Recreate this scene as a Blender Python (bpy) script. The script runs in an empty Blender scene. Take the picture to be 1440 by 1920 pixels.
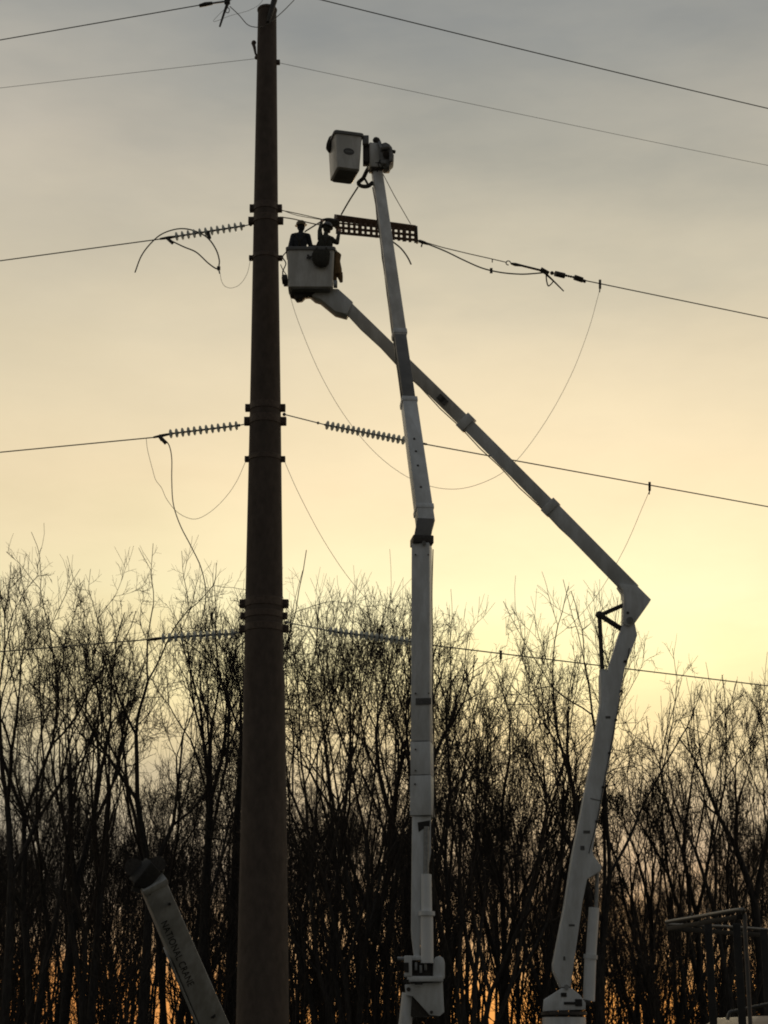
import bpy, bmesh, math, random
import numpy as np
from mathutils import Vector as V, Matrix
R = math.radians
scene = bpy.context.scene
COL = scene.collection

# ------------------------------------------------------------------ camera
FPX = 3375.0                     # focal length in photo pixels (1440 wide)
PITCH = R(16.5)
EYE = V((0, 0, 1.6))
cd = bpy.data.cameras.new('camera')
cd.sensor_fit = 'HORIZONTAL'; cd.sensor_width = 36.0
cd.lens = 36.0 * FPX / 1440.0
cd.clip_start = 0.1; cd.clip_end = 5000
cam = bpy.data.objects.new('camera', cd); COL.objects.link(cam)
cam.location = EYE; cam.rotation_euler = (math.pi / 2 + PITCH, 0, 0)
scene.camera = cam

# ------------------------------------------------------------------ sky, sun, exposure
SUN_AZ, SUN_EL = R(5.0), R(3.0)          # azimuth to the right of +Y
world = bpy.data.worlds.new('World'); scene.world = world; world.use_nodes = True
wt = world.node_tree; wt.nodes.clear()
def wn(t, **k):
    n = wt.nodes.new(t)
    for a, b in k.items(): setattr(n, a, b)
    return n
def wmath(op, a, b=None, c=None, clamp=False):
    n = wn('ShaderNodeMath', operation=op, use_clamp=clamp)
    for i, s in enumerate((a, b, c)):
        if s is None: continue
        if isinstance(s, (int, float)): n.inputs[i].default_value = s
        else: wt.links.new(s, n.inputs[i])
    return n.outputs[0]
tc = wn('ShaderNodeTexCoord'); sep = wn('ShaderNodeSeparateXYZ')
wt.links.new(tc.outputs['Generated'], sep.inputs[0])
X, Y, Z = sep.outputs
mp = wn('ShaderNodeMapping'); mp.inputs['Scale'].default_value = (5.0, 5.0, 17.0)
wt.links.new(tc.outputs['Generated'], mp.inputs[0])
cl = wn('ShaderNodeTexNoise'); cl.inputs['Scale'].default_value = 1.0; cl.inputs['Detail'].default_value = 5
cl.inputs['Roughness'].default_value = 0.55
wt.links.new(mp.outputs[0], cl.inputs['Vector'])
cloud = wmath('SUBTRACT', cl.outputs['Fac'], 0.5)
elev = wmath('MULTIPLY', wmath('ARCSINE', Z), 180 / math.pi)
elev = wmath('ADD', elev, wmath('MULTIPLY', cloud, 4.8))           # uneven edge of the cloud veil
epos = wmath('DIVIDE', elev, 60.0, clamp=True)
def s2l(c): return tuple(((x/255)/12.92 if x <= 10 else (((x/255)+0.055)/1.055)**2.4) for x in c)
def ramp(stops):
    n = wn('ShaderNodeValToRGB'); cr = n.color_ramp
    while len(cr.elements) > 1: cr.elements.remove(cr.elements[-1])
    for i, (e, c) in enumerate(stops):
        el = cr.elements[0] if i == 0 else cr.elements.new(e / 60.0)
        el.position = e / 60.0; el.color = (*s2l(c), 1)
    wt.links.new(epos, n.inputs[0]); return n.outputs[0]
glow = ramp([(0, (228, 150, 80)), (1.6, (228, 158, 90)), (2.8, (168, 142, 112)), (5, (150, 149, 140)), (7.0, (178, 173, 152)), (9.5, (240, 224, 174)), (12, (254, 244, 188)), (14, (254, 247, 199)),
             (17, (251, 231, 189)), (21.6, (229, 214, 182)), (24.5, (198, 190, 168)), (27.6, (167, 165, 153)), (32, (139, 142, 141)), (45, (122, 126, 128)), (60, (112, 117, 120))])
base = ramp([(0, (200, 126, 70)), (1.6, (196, 134, 84)), (3.0, (132, 122, 108)), (5.5, (116, 120, 119)), (8.5, (170, 164, 142)), (12, (224, 204, 160)), (17.5, (230, 212, 176)),
             (21.6, (212, 200, 172)), (27.6, (197, 188, 172)), (32, (174, 171, 161)), (45, (134, 136, 135)), (60, (114, 118, 121))])
back = ramp([(0, (62, 64, 66)), (10, (73, 75, 77)), (30, (84, 87, 90)), (60, (102, 107, 112))])
hx = wmath('SQRT', wmath('ADD', wmath('MULTIPLY', X, X), wmath('MULTIPLY', Y, Y)))
hx = wmath('MAXIMUM', hx, 1e-4)
cosd = wmath('DIVIDE', wmath('ADD', wmath('MULTIPLY', X, math.sin(SUN_AZ)), wmath('MULTIPLY', Y, math.cos(SUN_AZ))), hx)
daz = wmath('ARCCOSINE', wmath('MINIMUM', wmath('MAXIMUM', cosd, -1.0), 1.0))
l1 = wmath('EXPONENT', wmath('MULTIPLY', wmath('MULTIPLY', daz, daz), -1.0 / (R(18) ** 2)))
l1 = wmath('ADD', l1, wmath('MULTIPLY', cloud, 0.9), clamp=True)
l2 = wmath('EXPONENT', wmath('MULTIPLY', wmath('MULTIPLY', daz, daz), -1.0 / (R(105) ** 2)))
def wmix(f, a, b, mode='MIX'):
    n = wn('ShaderNodeMix', data_type='RGBA', blend_type=mode)
    if isinstance(f, (int, float)): n.inputs['Factor'].default_value = f
    else: wt.links.new(f, n.inputs['Factor'])
    for s, k in ((a, 6), (b, 7)):
        if isinstance(s, tuple): n.inputs[k].default_value = s
        else: wt.links.new(s, n.inputs[k])
    return n.outputs[2]
veil = wmix(l2, back, wmix(l1, base, glow))
mp2 = wn('ShaderNodeMapping'); mp2.inputs['Scale'].default_value = (3.2, 3.2, 8.0); mp2.inputs['Location'].default_value = (1.7, 0.4, 0.9)
wt.links.new(tc.outputs['Generated'], mp2.inputs[0])
cl2 = wn('ShaderNodeTexNoise'); cl2.inputs['Scale'].default_value = 2.2; cl2.inputs['Detail'].default_value = 6; cl2.inputs['Roughness'].default_value = 0.6
wt.links.new(mp2.outputs[0], cl2.inputs['Vector'])
mot = wmath('ADD', wmath('MULTIPLY', wmath('SUBTRACT', cl2.outputs['Fac'], 0.5), 0.22), 1.0)      # soft mottling of the cloud veil
cmb = wn('ShaderNodeCombineColor')
for k in range(3): wt.links.new(mot, cmb.inputs[k])
veil = wmix(1.0, veil, cmb.outputs[0], 'MULTIPLY')
sky = wn('ShaderNodeTexSky', sky_type='NISHITA', sun_disc=False)
sky.sun_elevation = SUN_EL; sky.sun_rotation = SUN_AZ; sky.air_density = 1.0; sky.dust_density = 3.0
skyd = wmix(1.0, sky.outputs[0], (0.010, 0.010, 0.010, 1), 'MULTIPLY')
below = wmath('LESS_THAN', Z, -0.02)
bg = wn('ShaderNodeBackground'); bg.inputs['Strength'].default_value = 1.0
wt.links.new(wmix(1.0, veil, skyd, 'ADD'), bg.inputs['Color'])
wo = wn('ShaderNodeOutputWorld'); wt.links.new(bg.outputs[0], wo.inputs[0])

sd = bpy.data.lights.new('sun', 'SUN'); sd.energy = 0.5; sd.angle = R(10); sd.color = (1.0, 0.72, 0.42)
sun = bpy.data.objects.new('sun', sd); COL.objects.link(sun)
sdir = V((math.sin(SUN_AZ) * math.cos(SUN_EL), math.cos(SUN_AZ) * math.cos(SUN_EL), math.sin(SUN_EL)))
sun.rotation_euler = sdir.to_track_quat('Z', 'Y').to_euler(); sun.location = (0, 0, 60)
vs = scene.view_settings
vs.view_transform = 'Standard'; vs.look = 'None'; vs.exposure = 0.0; vs.gamma = 1.0; vs.use_curve_mapping = False
scene.cycles.filter_width = 1.9          # the phone's soft optics
scene.cycles.max_bounces = 5; scene.cycles.diffuse_bounces = 3; scene.cycles.glossy_bounces = 2

# ------------------------------------------------------------------ helpers
def ray(x, y):
    f = V((0, math.cos(PITCH), math.sin(PITCH))); u = V((0, -math.sin(PITCH), math.cos(PITCH)))
    return f + V((1, 0, 0)) * ((x - 720) / FPX) + u * ((960 - y) / FPX)
def at(x, y, Y):                 # point of the place seen at a photo pixel, Y metres away
    d = ray(x, y); return EYE + d * (Y / d.y)
def atz(x, y, z):
    d = ray(x, y); return EYE + d * ((z - EYE.z) / d.z)
def mpp(p):                      # metres per photo pixel at a point
    f = V((0, math.cos(PITCH), math.sin(PITCH))); return (p - EYE).dot(f) / FPX

def mat(name, col, rough=0.6, metal=0.0, var=0.25, scale=8.0, bump=0.0, streak=None, spec=0.4, dirt=0.0):
    m = bpy.data.materials.new(name); m.use_nodes = True
    t = m.node_tree; b = t.nodes['Principled BSDF']
    b.inputs['Roughness'].default_value = rough; b.inputs['Metallic'].default_value = metal
    b.inputs['Specular IOR Level'].default_value = spec
    co = t.nodes.new('ShaderNodeTexCoord'); n = t.nodes.new('ShaderNodeTexNoise')
    n.inputs['Scale'].default_value = scale; n.inputs['Detail'].default_value = 5
    src = co.outputs['Object']
    if streak:
        mpn = t.nodes.new('ShaderNodeMapping'); mpn.inputs['Scale'].default_value = streak
        t.links.new(src, mpn.inputs[0]); src = mpn.outputs[0]
    t.links.new(src, n.inputs['Vector'])
    cr = t.nodes.new('ShaderNodeValToRGB')
    lo = tuple(max(0, c * (1 - var)) for c in col); hi = tuple(min(1, c * (1 + var)) for c in col)
    cr.color_ramp.elements[0].position = 0.3; cr.color_ramp.elements[1].position = 0.7
    cr.color_ramp.elements[0].color = (*lo, 1); cr.color_ramp.elements[1].color = (*hi, 1)
    t.links.new(n.outputs['Fac'], cr.inputs[0]); t.links.new(cr.outputs[0], b.inputs['Base Color'])
    if dirt:                        # grime runs and scuffs
        n2 = t.nodes.new('ShaderNodeTexNoise'); n2.inputs['Scale'].default_value = 1.6; n2.inputs['Detail'].default_value = 9; n2.inputs['Roughness'].default_value = 0.7
        m2 = t.nodes.new('ShaderNodeMapping'); m2.inputs['Scale'].default_value = (2.2, 2.2, 0.6); t.links.new(co.outputs['Object'], m2.inputs[0]); t.links.new(m2.outputs[0], n2.inputs['Vector'])
        r2 = t.nodes.new('ShaderNodeValToRGB'); r2.color_ramp.elements[0].position = 0.44; r2.color_ramp.elements[1].position = 0.62
        r2.color_ramp.elements[0].color = (1 - dirt, 1 - dirt * 1.05, 1 - dirt * 1.15, 1); r2.color_ramp.elements[1].color = (1, 1, 1, 1); t.links.new(n2.outputs['Fac'], r2.inputs[0])
        mx = t.nodes.new('ShaderNodeMix'); mx.data_type = 'RGBA'; mx.blend_type = 'MULTIPLY'; mx.inputs['Factor'].default_value = 1.0
        t.links.new(cr.outputs[0], mx.inputs[6]); t.links.new(r2.outputs[0], mx.inputs[7]); t.links.new(mx.outputs[2], b.inputs['Base Color'])
    if bump:
        bp = t.nodes.new('ShaderNodeBump'); bp.inputs['Strength'].default_value = bump; bp.inputs['Distance'].default_value = 0.02
        t.links.new(n.outputs['Fac'], bp.inputs['Height']); t.links.new(bp.outputs[0], b.inputs['Normal'])
    return m
M = dict(
    cranepaint=mat('dull_white_paint', (0.38, 0.39, 0.39), 0.5, 0, 0.12, 2.2, 0.02, None, 0.4, 0.3),
    corten=mat('weathered_steel', (0.092, 0.072, 0.060), 0.75, 0.0, 0.20, 3.0, 0.08, (2.0, 2.0, 1.1), 0.25),
    band=mat('dark_band_steel', (0.095, 0.068, 0.052), 0.6, 0.0, 0.3, 12, 0.1),
    white=mat('white_boom_paint', (0.67, 0.70, 0.73), 0.38, 0, 0.07, 2.2, 0.02, (1, 1, 0.35), 0.45, 0.20),
    fibre=mat('white_fibreglass', (0.63, 0.63, 0.62), 0.35, 0, 0.07, 3.5, 0.02, None, 0.4, 0.22),
    greyfib=mat('grey_fibreglass', (0.16, 0.16, 0.16), 0.5, 0, 0.15, 4),
    cylinder=mat('pale_cylinder_paint', (0.68, 0.70, 0.72), 0.32, 0, 0.06, 3),
    steel=mat('galvanised_steel', (0.30, 0.31, 0.32), 0.5, 0.6, 0.2, 20),
    dark=mat('black_rubber', (0.022, 0.021, 0.020), 0.7, 0, 0.3, 15),
    darksteel=mat('dark_hardware', (0.055, 0.05, 0.046), 0.55, 0.2, 0.3, 20),
    porcelain=mat('pale_glass', (0.58, 0.61, 0.61), 0.25, 0, 0.1, 10, 0, None, 0.6),
    wire=mat('aluminium_strand', (0.10, 0.095, 0.085), 0.55, 0.3, 0.2, 30),
    winchgrey=mat('grey_winch_paint', (0.20, 0.20, 0.20), 0.5, 0.1, 0.3, 9),
    rope=mat('hemp_rope', (0.20, 0.16, 0.11), 0.9, 0, 0.3, 40),
    orange=mat('rusty_brown_cradle', (0.115, 0.072, 0.050), 0.6, 0, 0.3, 9),
    bark=mat('bark', (0.048, 0.044, 0.041), 0.9, 0, 0.4, 5, 0.3, (3, 3, 0.7), 0.15),
    twig=mat('twig_bark', (0.052, 0.044, 0.038), 0.9, 0, 0.3, 6, 0, None, 0.15),
    cloth=mat('dark_workwear', (0.035, 0.038, 0.045), 0.9, 0, 0.35, 14, 0.1),
    cloth2=mat('olive_workwear', (0.05, 0.05, 0.04), 0.9, 0, 0.35, 14, 0.1),
    hat=mat('brown_hard_hat', (0.16, 0.12, 0.06), 0.4, 0, 0.1, 8),
    hat2=mat('grey_hard_hat', (0.11, 0.11, 0.11), 0.4, 0, 0.1, 8),
    skin=mat('skin', (0.38, 0.22, 0.15), 0.6, 0, 0.1, 10),
    canvas=mat('dark_canvas', (0.045, 0.042, 0.034), 0.95, 0, 0.3, 18, 0.15),
    leather=mat('tan_canvas', (0.18, 0.115, 0.055), 0.9, 0, 0.35, 12, 0.2),
    soil=mat('winter_grass', (0.075, 0.065, 0.035), 0.95, 0, 0.5, 1.2, 0.4),
    ink=mat('dark_lettering', (0.02, 0.02, 0.022), 0.6, 0, 0.1, 10),
    label=mat('faded_label', (0.10, 0.10, 0.10), 0.6, 0, 0.4, 30),
    glass=mat('truck_glass', (0.03, 0.035, 0.04), 0.08, 0, 0.1, 3, 0, None, 0.6),
    tan=mat('tan_vehicle_paint', (0.50, 0.38, 0.25), 0.35, 0, 0.06, 3),
    rackpaint=mat('grey_rack_paint', (0.09, 0.09, 0.09), 0.4, 0.3, 0.15, 12),
    mesh=mat('dark_screen', (0.03, 0.033, 0.034), 0.7, 0, 0.3, 12),
)
_t = M['porcelain'].node_tree                                   # toughened-glass discs let the sky through
_b = _t.nodes['Principled BSDF']; _tr = _t.nodes.new('ShaderNodeBsdfTranslucent'); _mx = _t.nodes.new('ShaderNodeMixShader')
_tr.inputs[0].default_value = (0.80, 0.84, 0.83, 1); _mx.inputs[0].default_value = 0.6
_t.links.new(_b.outputs[0], _mx.inputs[1]); _t.links.new(_tr.outputs[0], _mx.inputs[2])
_t.links.new(_mx.outputs[0], _t.nodes['Material Output'].inputs[0])
ORIGIN = {}                       # world position of each thing's Empty, shared by its parts
def thing(name, label, cat, loc, group=None):
    o = bpy.data.objects.new(name, None); COL.objects.link(o)
    o.location = loc; o.empty_display_size = 0.3
    o['label'] = label; o['category'] = cat
    if group: o['group'] = group
    ORIGIN[o.name] = V(loc); return o
def tag(o, label, cat=None, group=None):
    o['label'] = label
    if cat: o['category'] = cat
    if group: o['group'] = group
    return o

class MB:
    def __init__(s): s.v = []; s.f = []
    def loft(s, rings, caps=True, closed=True):
        b = len(s.v); n = len(rings[0])
        for r in rings: s.v += [V(p) for p in r]
        for i in range(len(rings) - 1):
            for j in range(n if closed else n - 1):
                k = (j + 1) % n
                s.f.append((b + i*n + j, b + i*n + k, b + (i+1)*n + k, b + (i+1)*n + j))
        if caps:
            s.f.append(tuple(b + j for j in range(n))[::-1])
            s.f.append(tuple(b + (len(rings)-1)*n + j for j in range(n)))
        return s
    def rectring(s, c, a, b): return [c - a - b, c + a - b, c + a + b, c - a + b]
    def box(s, c, sx, sy, sz, rot=0.0):
        a = V((math.cos(rot), math.sin(rot), 0)) * sx / 2; b = V((-math.sin(rot), math.cos(rot), 0)) * sy / 2; h = V((0, 0, sz / 2))
        c = V(c); return s.loft([s.rectring(c - h, a, b), s.rectring(c + h, a, b)])
    def beam(s, p0, p1, w, d, w1=None, d1=None, twist=0.0, view=None):
        p0 = V(p0); p1 = V(p1); ax = (p1 - p0).normalized()
        view = view or ((p0 + p1) / 2 - EYE).normalized()
        side = ax.cross(view).normalized(); dep = side.cross(ax).normalized()
        if dep.dot(view) < 0: dep = -dep
        q = Matrix.Rotation(twist, 3, ax); side = q @ side; dep = q @ dep
        w1 = w if w1 is None else w1; d1 = d if d1 is None else d1
        return s.loft([s.rectring(p0, side*w/2, dep*d/2), s.rectring(p1, side*w1/2, dep*d1/2)])
    def tube(s, pts, r, n=8, caps=True):
        pts = [V(p) for p in pts]; rs = r if isinstance(r, (list, tuple)) else [r]*len(pts)
        rings = []; nrm = None
        for i, p in enumerate(pts):
            t = (pts[min(i+1, len(pts)-1)] - pts[max(i-1, 0)]).normalized()
            if nrm is None: nrm = t.orthogonal().normalized()
            nrm = (nrm - t * nrm.dot(t)).normalized(); b = t.cross(nrm)
            rings.append([p + (nrm*math.cos(2*math.pi*k/n) + b*math.sin(2*math.pi*k/n))*rs[i] for k in range(n)])
        return s.loft(rings, caps)
    def cyl(s, p0, p1, r, n=14, r1=None): return s.tube([p0, p1], [r, r if r1 is None else r1], n)
    def prism(s, poly, ext): return s.loft([[V(p) for p in poly], [V(p) + V(ext) for p in poly]])
    def ball(s, c, r, n=10, sc=(1, 1, 1)):
        c = V(c); rings = []
        for i in range(n + 1):
            a = math.pi * (0.02 + 0.96 * i / n)
            rings.append([c + V((math.sin(a)*math.cos(2*math.pi*k/(n+2))*sc[0], math.sin(a)*math.sin(2*math.pi*k/(n+2))*sc[1], -math.cos(a)*sc[2]))*r for k in range(n+2)])
        return s.loft(rings)
    def lathe(s, prof, n=16, mtx=None):
        rings = []
        for r, z in prof:
            rr = [V((r*math.cos(2*math.pi*k/n), r*math.sin(2*math.pi*k/n), z)) for k in range(n)]
            rings.append([mtx @ p for p in rr] if mtx else rr)
        return s.loft(rings)
    def build(s, name, m, parent=None, bevel=0.0, smooth=True, kind=None, local=False):
        me = bpy.data.meshes.new(name)
        if local: org = V((0, 0, 0))
        elif parent is not None: org = ORIGIN[parent.name]
        else:
            zs = min(p.z for p in s.v); org = sum(s.v, V((0, 0, 0))) / len(s.v); org.z = zs
        me.from_pydata([tuple(p - org) for p in s.v], [], s.f)
        bm = bmesh.new(); bm.from_mesh(me); bmesh.ops.recalc_face_normals(bm, faces=bm.faces)
        if bevel:
            es = [e for e in bm.edges if len(e.link_faces) == 2 and e.calc_face_angle() > 0.6]
            bmesh.ops.bevel(bm, geom=es, offset=bevel, segments=2, affect='EDGES', profile=0.5, clamp_overlap=True)
        bm.to_mesh(me); bm.free()
        if smooth:
            me.polygons.foreach_set('use_smooth', [True] * len(me.polygons)); me.set_sharp_from_angle(angle=R(38))
        me.materials.append(M[m] if isinstance(m, str) else m)
        o = bpy.data.objects.new(name, me); COL.objects.link(o)
        if parent is not None: o.parent = parent
        elif not local: o.location = org
        ORIGIN[o.name] = org
        if kind: o['kind'] = kind
        return o
def part(name, m, parent, fn, bevel=0.0, **k):
    b = MB(); fn(b); return b.build(name, m, parent, bevel, **k)
def pxprism(poly, Y, th):        # a plate with its outline at distance Y and real thickness
    return [at(x, y, Y) for x, y in poly], (0, th, 0)
def smoothpts(p, n=8):           # Catmull-Rom through points
    p = [V(q) for q in p]; q = [p[0]*2 - p[1]] + p + [p[-1]*2 - p[-2]]; out = []
    for i in range(1, len(q) - 2):
        for k in range(n):
            t = k / n; a, b, c, d = q[i-1], q[i], q[i+1], q[i+2]
            out.append(0.5*((2*b) + (c-a)*t + (2*a-5*b+4*c-d)*t*t + (3*b-a-3*c+d)*t**3))
    return out + [p[-1]]
def cable(name, pts, r, m, label, cat, group=None, n=6, smooth=8):
    b = MB(); b.tube(smoothpts(pts, smooth) if smooth else pts, r, n)
    return tag(b.build(name, m), label, cat, group)

# ------------------------------------------------------------------ ground
GZ = -1.6
def ground_z(x, y):
    t = min(1, max(0, (y - 17) / 13)); t = t*t*(3 - 2*t)
    return GZ * t
g = MB()
xs = [-1500, -400, -120] + [x for x in range(-60, 61, 4)] + [120, 400, 1500]
ys = [-800, -200, -60, -20] + list(range(0, 60, 2)) + list(range(60, 160, 6)) + [200, 400, 1000, 2500]
rg = random.Random(3)
for yy in ys:
    for xx in xs: g.v.append(V((xx, yy, ground_z(xx, yy) + (rg.uniform(-0.03, 0.0) if abs(xx) < 60 and 0 < yy < 160 else -0.02))))
for i in range(len(ys) - 1):
    for j in range(len(xs) - 1):
        a = i*len(xs) + j; g.f.append((a, a+1, a+1+len(xs), a+len(xs)))
go = g.build('ground', 'soil', None, kind='structure')

# ------------------------------------------------------------------ trees
def unit(a): return a / np.maximum(np.linalg.norm(a, axis=1, keepdims=True), 1e-9)
class Grow:
    def __init__(s, seed): s.rng = np.random.default_rng(seed); s.seg = []
    def polyl(s, P, D, L, R0, R1, k, jit, up):
        pts = [P]; dirs = [D]
        for i in range(k):
            D = unit(D + s.rng.normal(0, jit, D.shape) + np.array([0, 0, up]))
            P = P + D * (L / k)[:, None]; pts.append(P); dirs.append(D)
        pts = np.stack(pts, 1); dirs = np.stack(dirs, 1)
        t = np.linspace(0, 1, k + 1)
        rad = R0[:, None] * (1 - t) + R1[:, None] * t
        return pts, dirs, rad
    def emit(s, lvl, pts, rad):
        s.seg.append((lvl, pts[:, :-1].reshape(-1, 3), pts[:, 1:].reshape(-1, 3), rad[:, :-1].reshape(-1), rad[:, 1:].reshape(-1)))
    def kids(s, pts, dirs, rad, L, m, f0, ang, angv, lr, lfall, rr, bias=1.0):
        n, k1, _ = pts.shape; k = k1 - 1
        t = f0 + (0.99 - f0) * ((np.arange(m)[None, :] + s.rng.random((n, m))) / m) ** bias
        x = t * k; i = np.minimum(x.astype(int), k - 1); fr = (x - i)
        idx = np.arange(n)[:, None]
        P = pts[idx, i] * (1 - fr)[..., None] + pts[idx, i + 1] * fr[..., None]
        D = dirs[idx, i + 1]; Rr = rad[idx, i] * (1 - fr) + rad[idx, i + 1] * fr
        P = P.reshape(-1, 3); D = D.reshape(-1, 3); tt = t.reshape(-1)
        a = s.rng.normal(0, 1, D.shape); a = unit(a - D * (a * D).sum(1, keepdims=True))
        th = s.rng.normal(ang, angv, len(D))[:, None]
        D2 = unit(D * np.cos(th) + a * np.sin(th))
        L2 = np.repeat(L, m) * lr * (1 - lfall * tt) * s.rng.uniform(0.65, 1.25, len(D))
        R2 = np.maximum(Rr.reshape(-1) * rr, 0.004)
        return P, D2, L2, R2
def make_tree_segs(seed, H, r0, lean=(0, 0), stems=1, fork=0.30, gens=8, spread=1.0, shoots=3, twig=0.0065, flare=16, trunk=None, width=0.62, sub=3):
    """a trunk that forks again and again into straight-ish ascending limbs, fine shoots on the outer ones"""
    g = Grow(seed); rng = g.rng; out = []
    t0 = (0.36 if stems == 1 else 0.16) if trunk is None else trunk
    P, D, Rd = g.polyl(np.zeros((1, 3)), unit(np.array([[lean[0] / H * 0.4, 0, 1.0]])), np.array([t0]), np.array([r0]), np.array([r0 * 0.86]), 6, 0.016, 0.008)
    out.append((0, P, Rd))
    n = max(1, stems)
    p = np.repeat(P[:, -1], n, 0); rr = np.repeat(Rd[:, -1], n) * (1.0 / n ** 0.38)
    if n == 1: d = D[:, -1]
    else:
        az = np.arange(n) * 2 * math.pi / n + rng.uniform(0, 1.5); th = np.radians(rng.uniform(flare * 0.5, flare * 1.5, n))
        d = unit(np.stack([np.sin(th) * np.cos(az) + lean[0] / H * 0.7, np.sin(th) * np.sin(az) * 0.8, np.cos(th)], 1))
        p = p - np.array([0, 0, 1]) * rng.uniform(0, t0 * 0.5, n)[:, None]
    L = np.full(n, 0.215 if n > 1 else 0.185) * rng.uniform(0.85, 1.15, n)
    for k in range(gens):
        segk = 4 if k < 4 else 3
        Pk, Dk, Rk = g.polyl(p, d, L, rr, rr * 0.86, segk, 0.032 + 0.011 * k, 0.034 if k < 4 else 0.016)
        out.append((0 if k < 2 else (1 if k < 4 else 2), Pk, Rk))
        if k >= 2 and shoots:
            m = shoots + (2 if k > 4 else 0) + (1 if k > 6 else 0)
            a, b, c, e = g.kids(Pk, Dk, Rk, np.minimum(L, 0.075) * 0.95, m, 0.1, R(46), R(14), 0.85, 0.2, 0.4)
            e = np.clip(e, twig * 1.1, 0.016); P3, D3, R3 = g.polyl(a, b, c, e, e * 0.6, 3, 0.10, 0.05); out.append((3, P3, R3))
            a, b, c, e = g.kids(P3, D3, R3, c, sub, 0.15, R(42), R(14), 0.6, 0.3, 0.7)
            e = np.maximum(e, twig * 0.75); P4, D4, R4 = g.polyl(a, b, c, e, e * 0.65, 2, 0.08, 0.03); out.append((4, P4, R4))
        m = len(p); ax = rng.normal(0, 1, (m, 3)); dd = Dk[:, -1]; ax = unit(ax - dd * (ax * dd).sum(1, keepdims=True))
        tA = np.radians(rng.normal(11, 5, m))[:, None]; tB = np.radians(rng.normal(31 + 2.2 * k, 8, m))[:, None] * spread; tA = tA * (1 + 0.1 * k)
        dA = dd * np.cos(tA) + ax * np.sin(tA); dB = dd * np.cos(tB) - ax * np.sin(tB)
        keep = rng.random(m) < (0.97 if k < 3 else 0.86)
        p = np.concatenate([Pk[:, -1], Pk[keep, -1]]); d = unit(np.concatenate([dA, dB[keep]]))
        L = np.concatenate([L * rng.uniform(0.76, 0.98, m), (L * rng.uniform(0.66, 0.95, m))[keep]]) * (0.97 if k else 0.92)
        rr = np.concatenate([Rk[:, -1] * 0.83, Rk[keep, -1] * rng.uniform(0.58, 0.76, keep.sum())]); rr = np.maximum(rr, twig)
    zs = np.percentile(np.concatenate([a[1][:, -1, 2] for a in out[-3:]]), 95.5)
    sc = H / zs; res = []
    tips = np.concatenate([a[1][:, -1] for a in out[-3:]]) * np.array([sc * width, sc * width, sc]); cx, cy = np.median(tips[:, 0]), np.median(tips[:, 1])
    rmax = np.percentile(np.hypot(tips[:, 0] - cx, tips[:, 1] - cy), 95)
    for lv, Pk, Rk in out:
        Q = Pk * np.array([sc * width, sc * width, sc])
        root = Q[:, 0]; rad = np.hypot(root[:, 0] - cx, root[:, 1] - cy)
        ok = root[:, 2] <= H * (0.99 - 0.22 * np.minimum(rad / rmax, 1.4) ** 2) if lv else np.ones(len(Q), bool)      # nothing starts past the rounded crown
        g.seg = []; g.emit(lv, Q[ok], Rk[ok]); res += g.seg
    return res
TRIS = [0]
def seg_mesh(name, segs, mats):
    """segs: list of (P0,P1,R0,R1,sides)"""
    VV = []; FF = []; base = 0
    for P0, P1, A, B, n in segs:
        if not len(P0): continue
        ax = P1 - P0; ln = np.linalg.norm(ax, axis=1, keepdims=True); ax = ax / np.maximum(ln, 1e-9)
        ref = np.where(np.abs(ax[:, 2:3]) > 0.9, np.array([[1.0, 0, 0]]), np.array([[0, 0, 1.0]]))
        u = unit(np.cross(ax, ref)); w = np.cross(ax, u)
        a = np.arange(n) * 2 * math.pi / n
        off = u[:, None, :] * np.cos(a)[None, :, None] + w[:, None, :] * np.sin(a)[None, :, None]
        q0 = (P0 - ax * A[:, None] * 0.3)[:, None, :] + off * A[:, None, None]
        q1 = (P1 + ax * B[:, None] * 0.3)[:, None, :] + off * B[:, None, None]
        VV.append(np.concatenate([q0, q1], 1).reshape(-1, 3))
        j = np.arange(n); k = (j + 1) % n
        quad = np.stack([j, k, k + n, j + n], 1)
        FF.append((np.arange(len(P0)) * 2 * n)[:, None, None] + quad[None] + base)
        base += len(P0) * 2 * n
    TRIS[0] += base; VV = np.concatenate(VV); FF = np.concatenate([f.reshape(-1, 4) for f in FF])
    me = bpy.data.meshes.new(name)
    me.vertices.add(len(VV)); me.vertices.foreach_set('co', VV.astype(np.float32).ravel())
    me.loops.add(FF.size); me.loops.foreach_set('vertex_index', FF.astype(np.int32).ravel())
    me.polygons.add(len(FF)); me.polygons.foreach_set('loop_start', np.arange(0, FF.size, 4, dtype=np.int32))
    me.polygons.foreach_set('use_smooth', np.ones(len(FF), dtype=bool))
    me.update(calc_edges=True); me.validate(); me.materials.append(M[mats]); return me
def tree_meshes(segs):
    tr = [(a, b, c, d, 7) for lv, a, b, c, d in segs if lv == 0]
    cr = [(a, b, c, d, 4 if lv == 1 else 3) for lv, a, b, c, d in segs if lv > 0]
    return seg_mesh('trunk', tr, 'bark'), seg_mesh('crown', cr, 'twig')
def put_tree(name, label, tm, cm, loc, rz=0, sc=1.0, group=None):
    t = thing(name, label, 'tree', loc, group)
    t.rotation_euler.z = rz; t.scale = (sc, sc, sc)
    for nm, me in (('trunk', tm), ('crown', cm)):
        o = bpy.data.objects.new(nm, me); COL.objects.link(o); o.parent = t
    return t
def base_at(px, Y):
    p = at(px, 1900, Y); return V((p.x, Y, GZ - 0.1))
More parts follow.
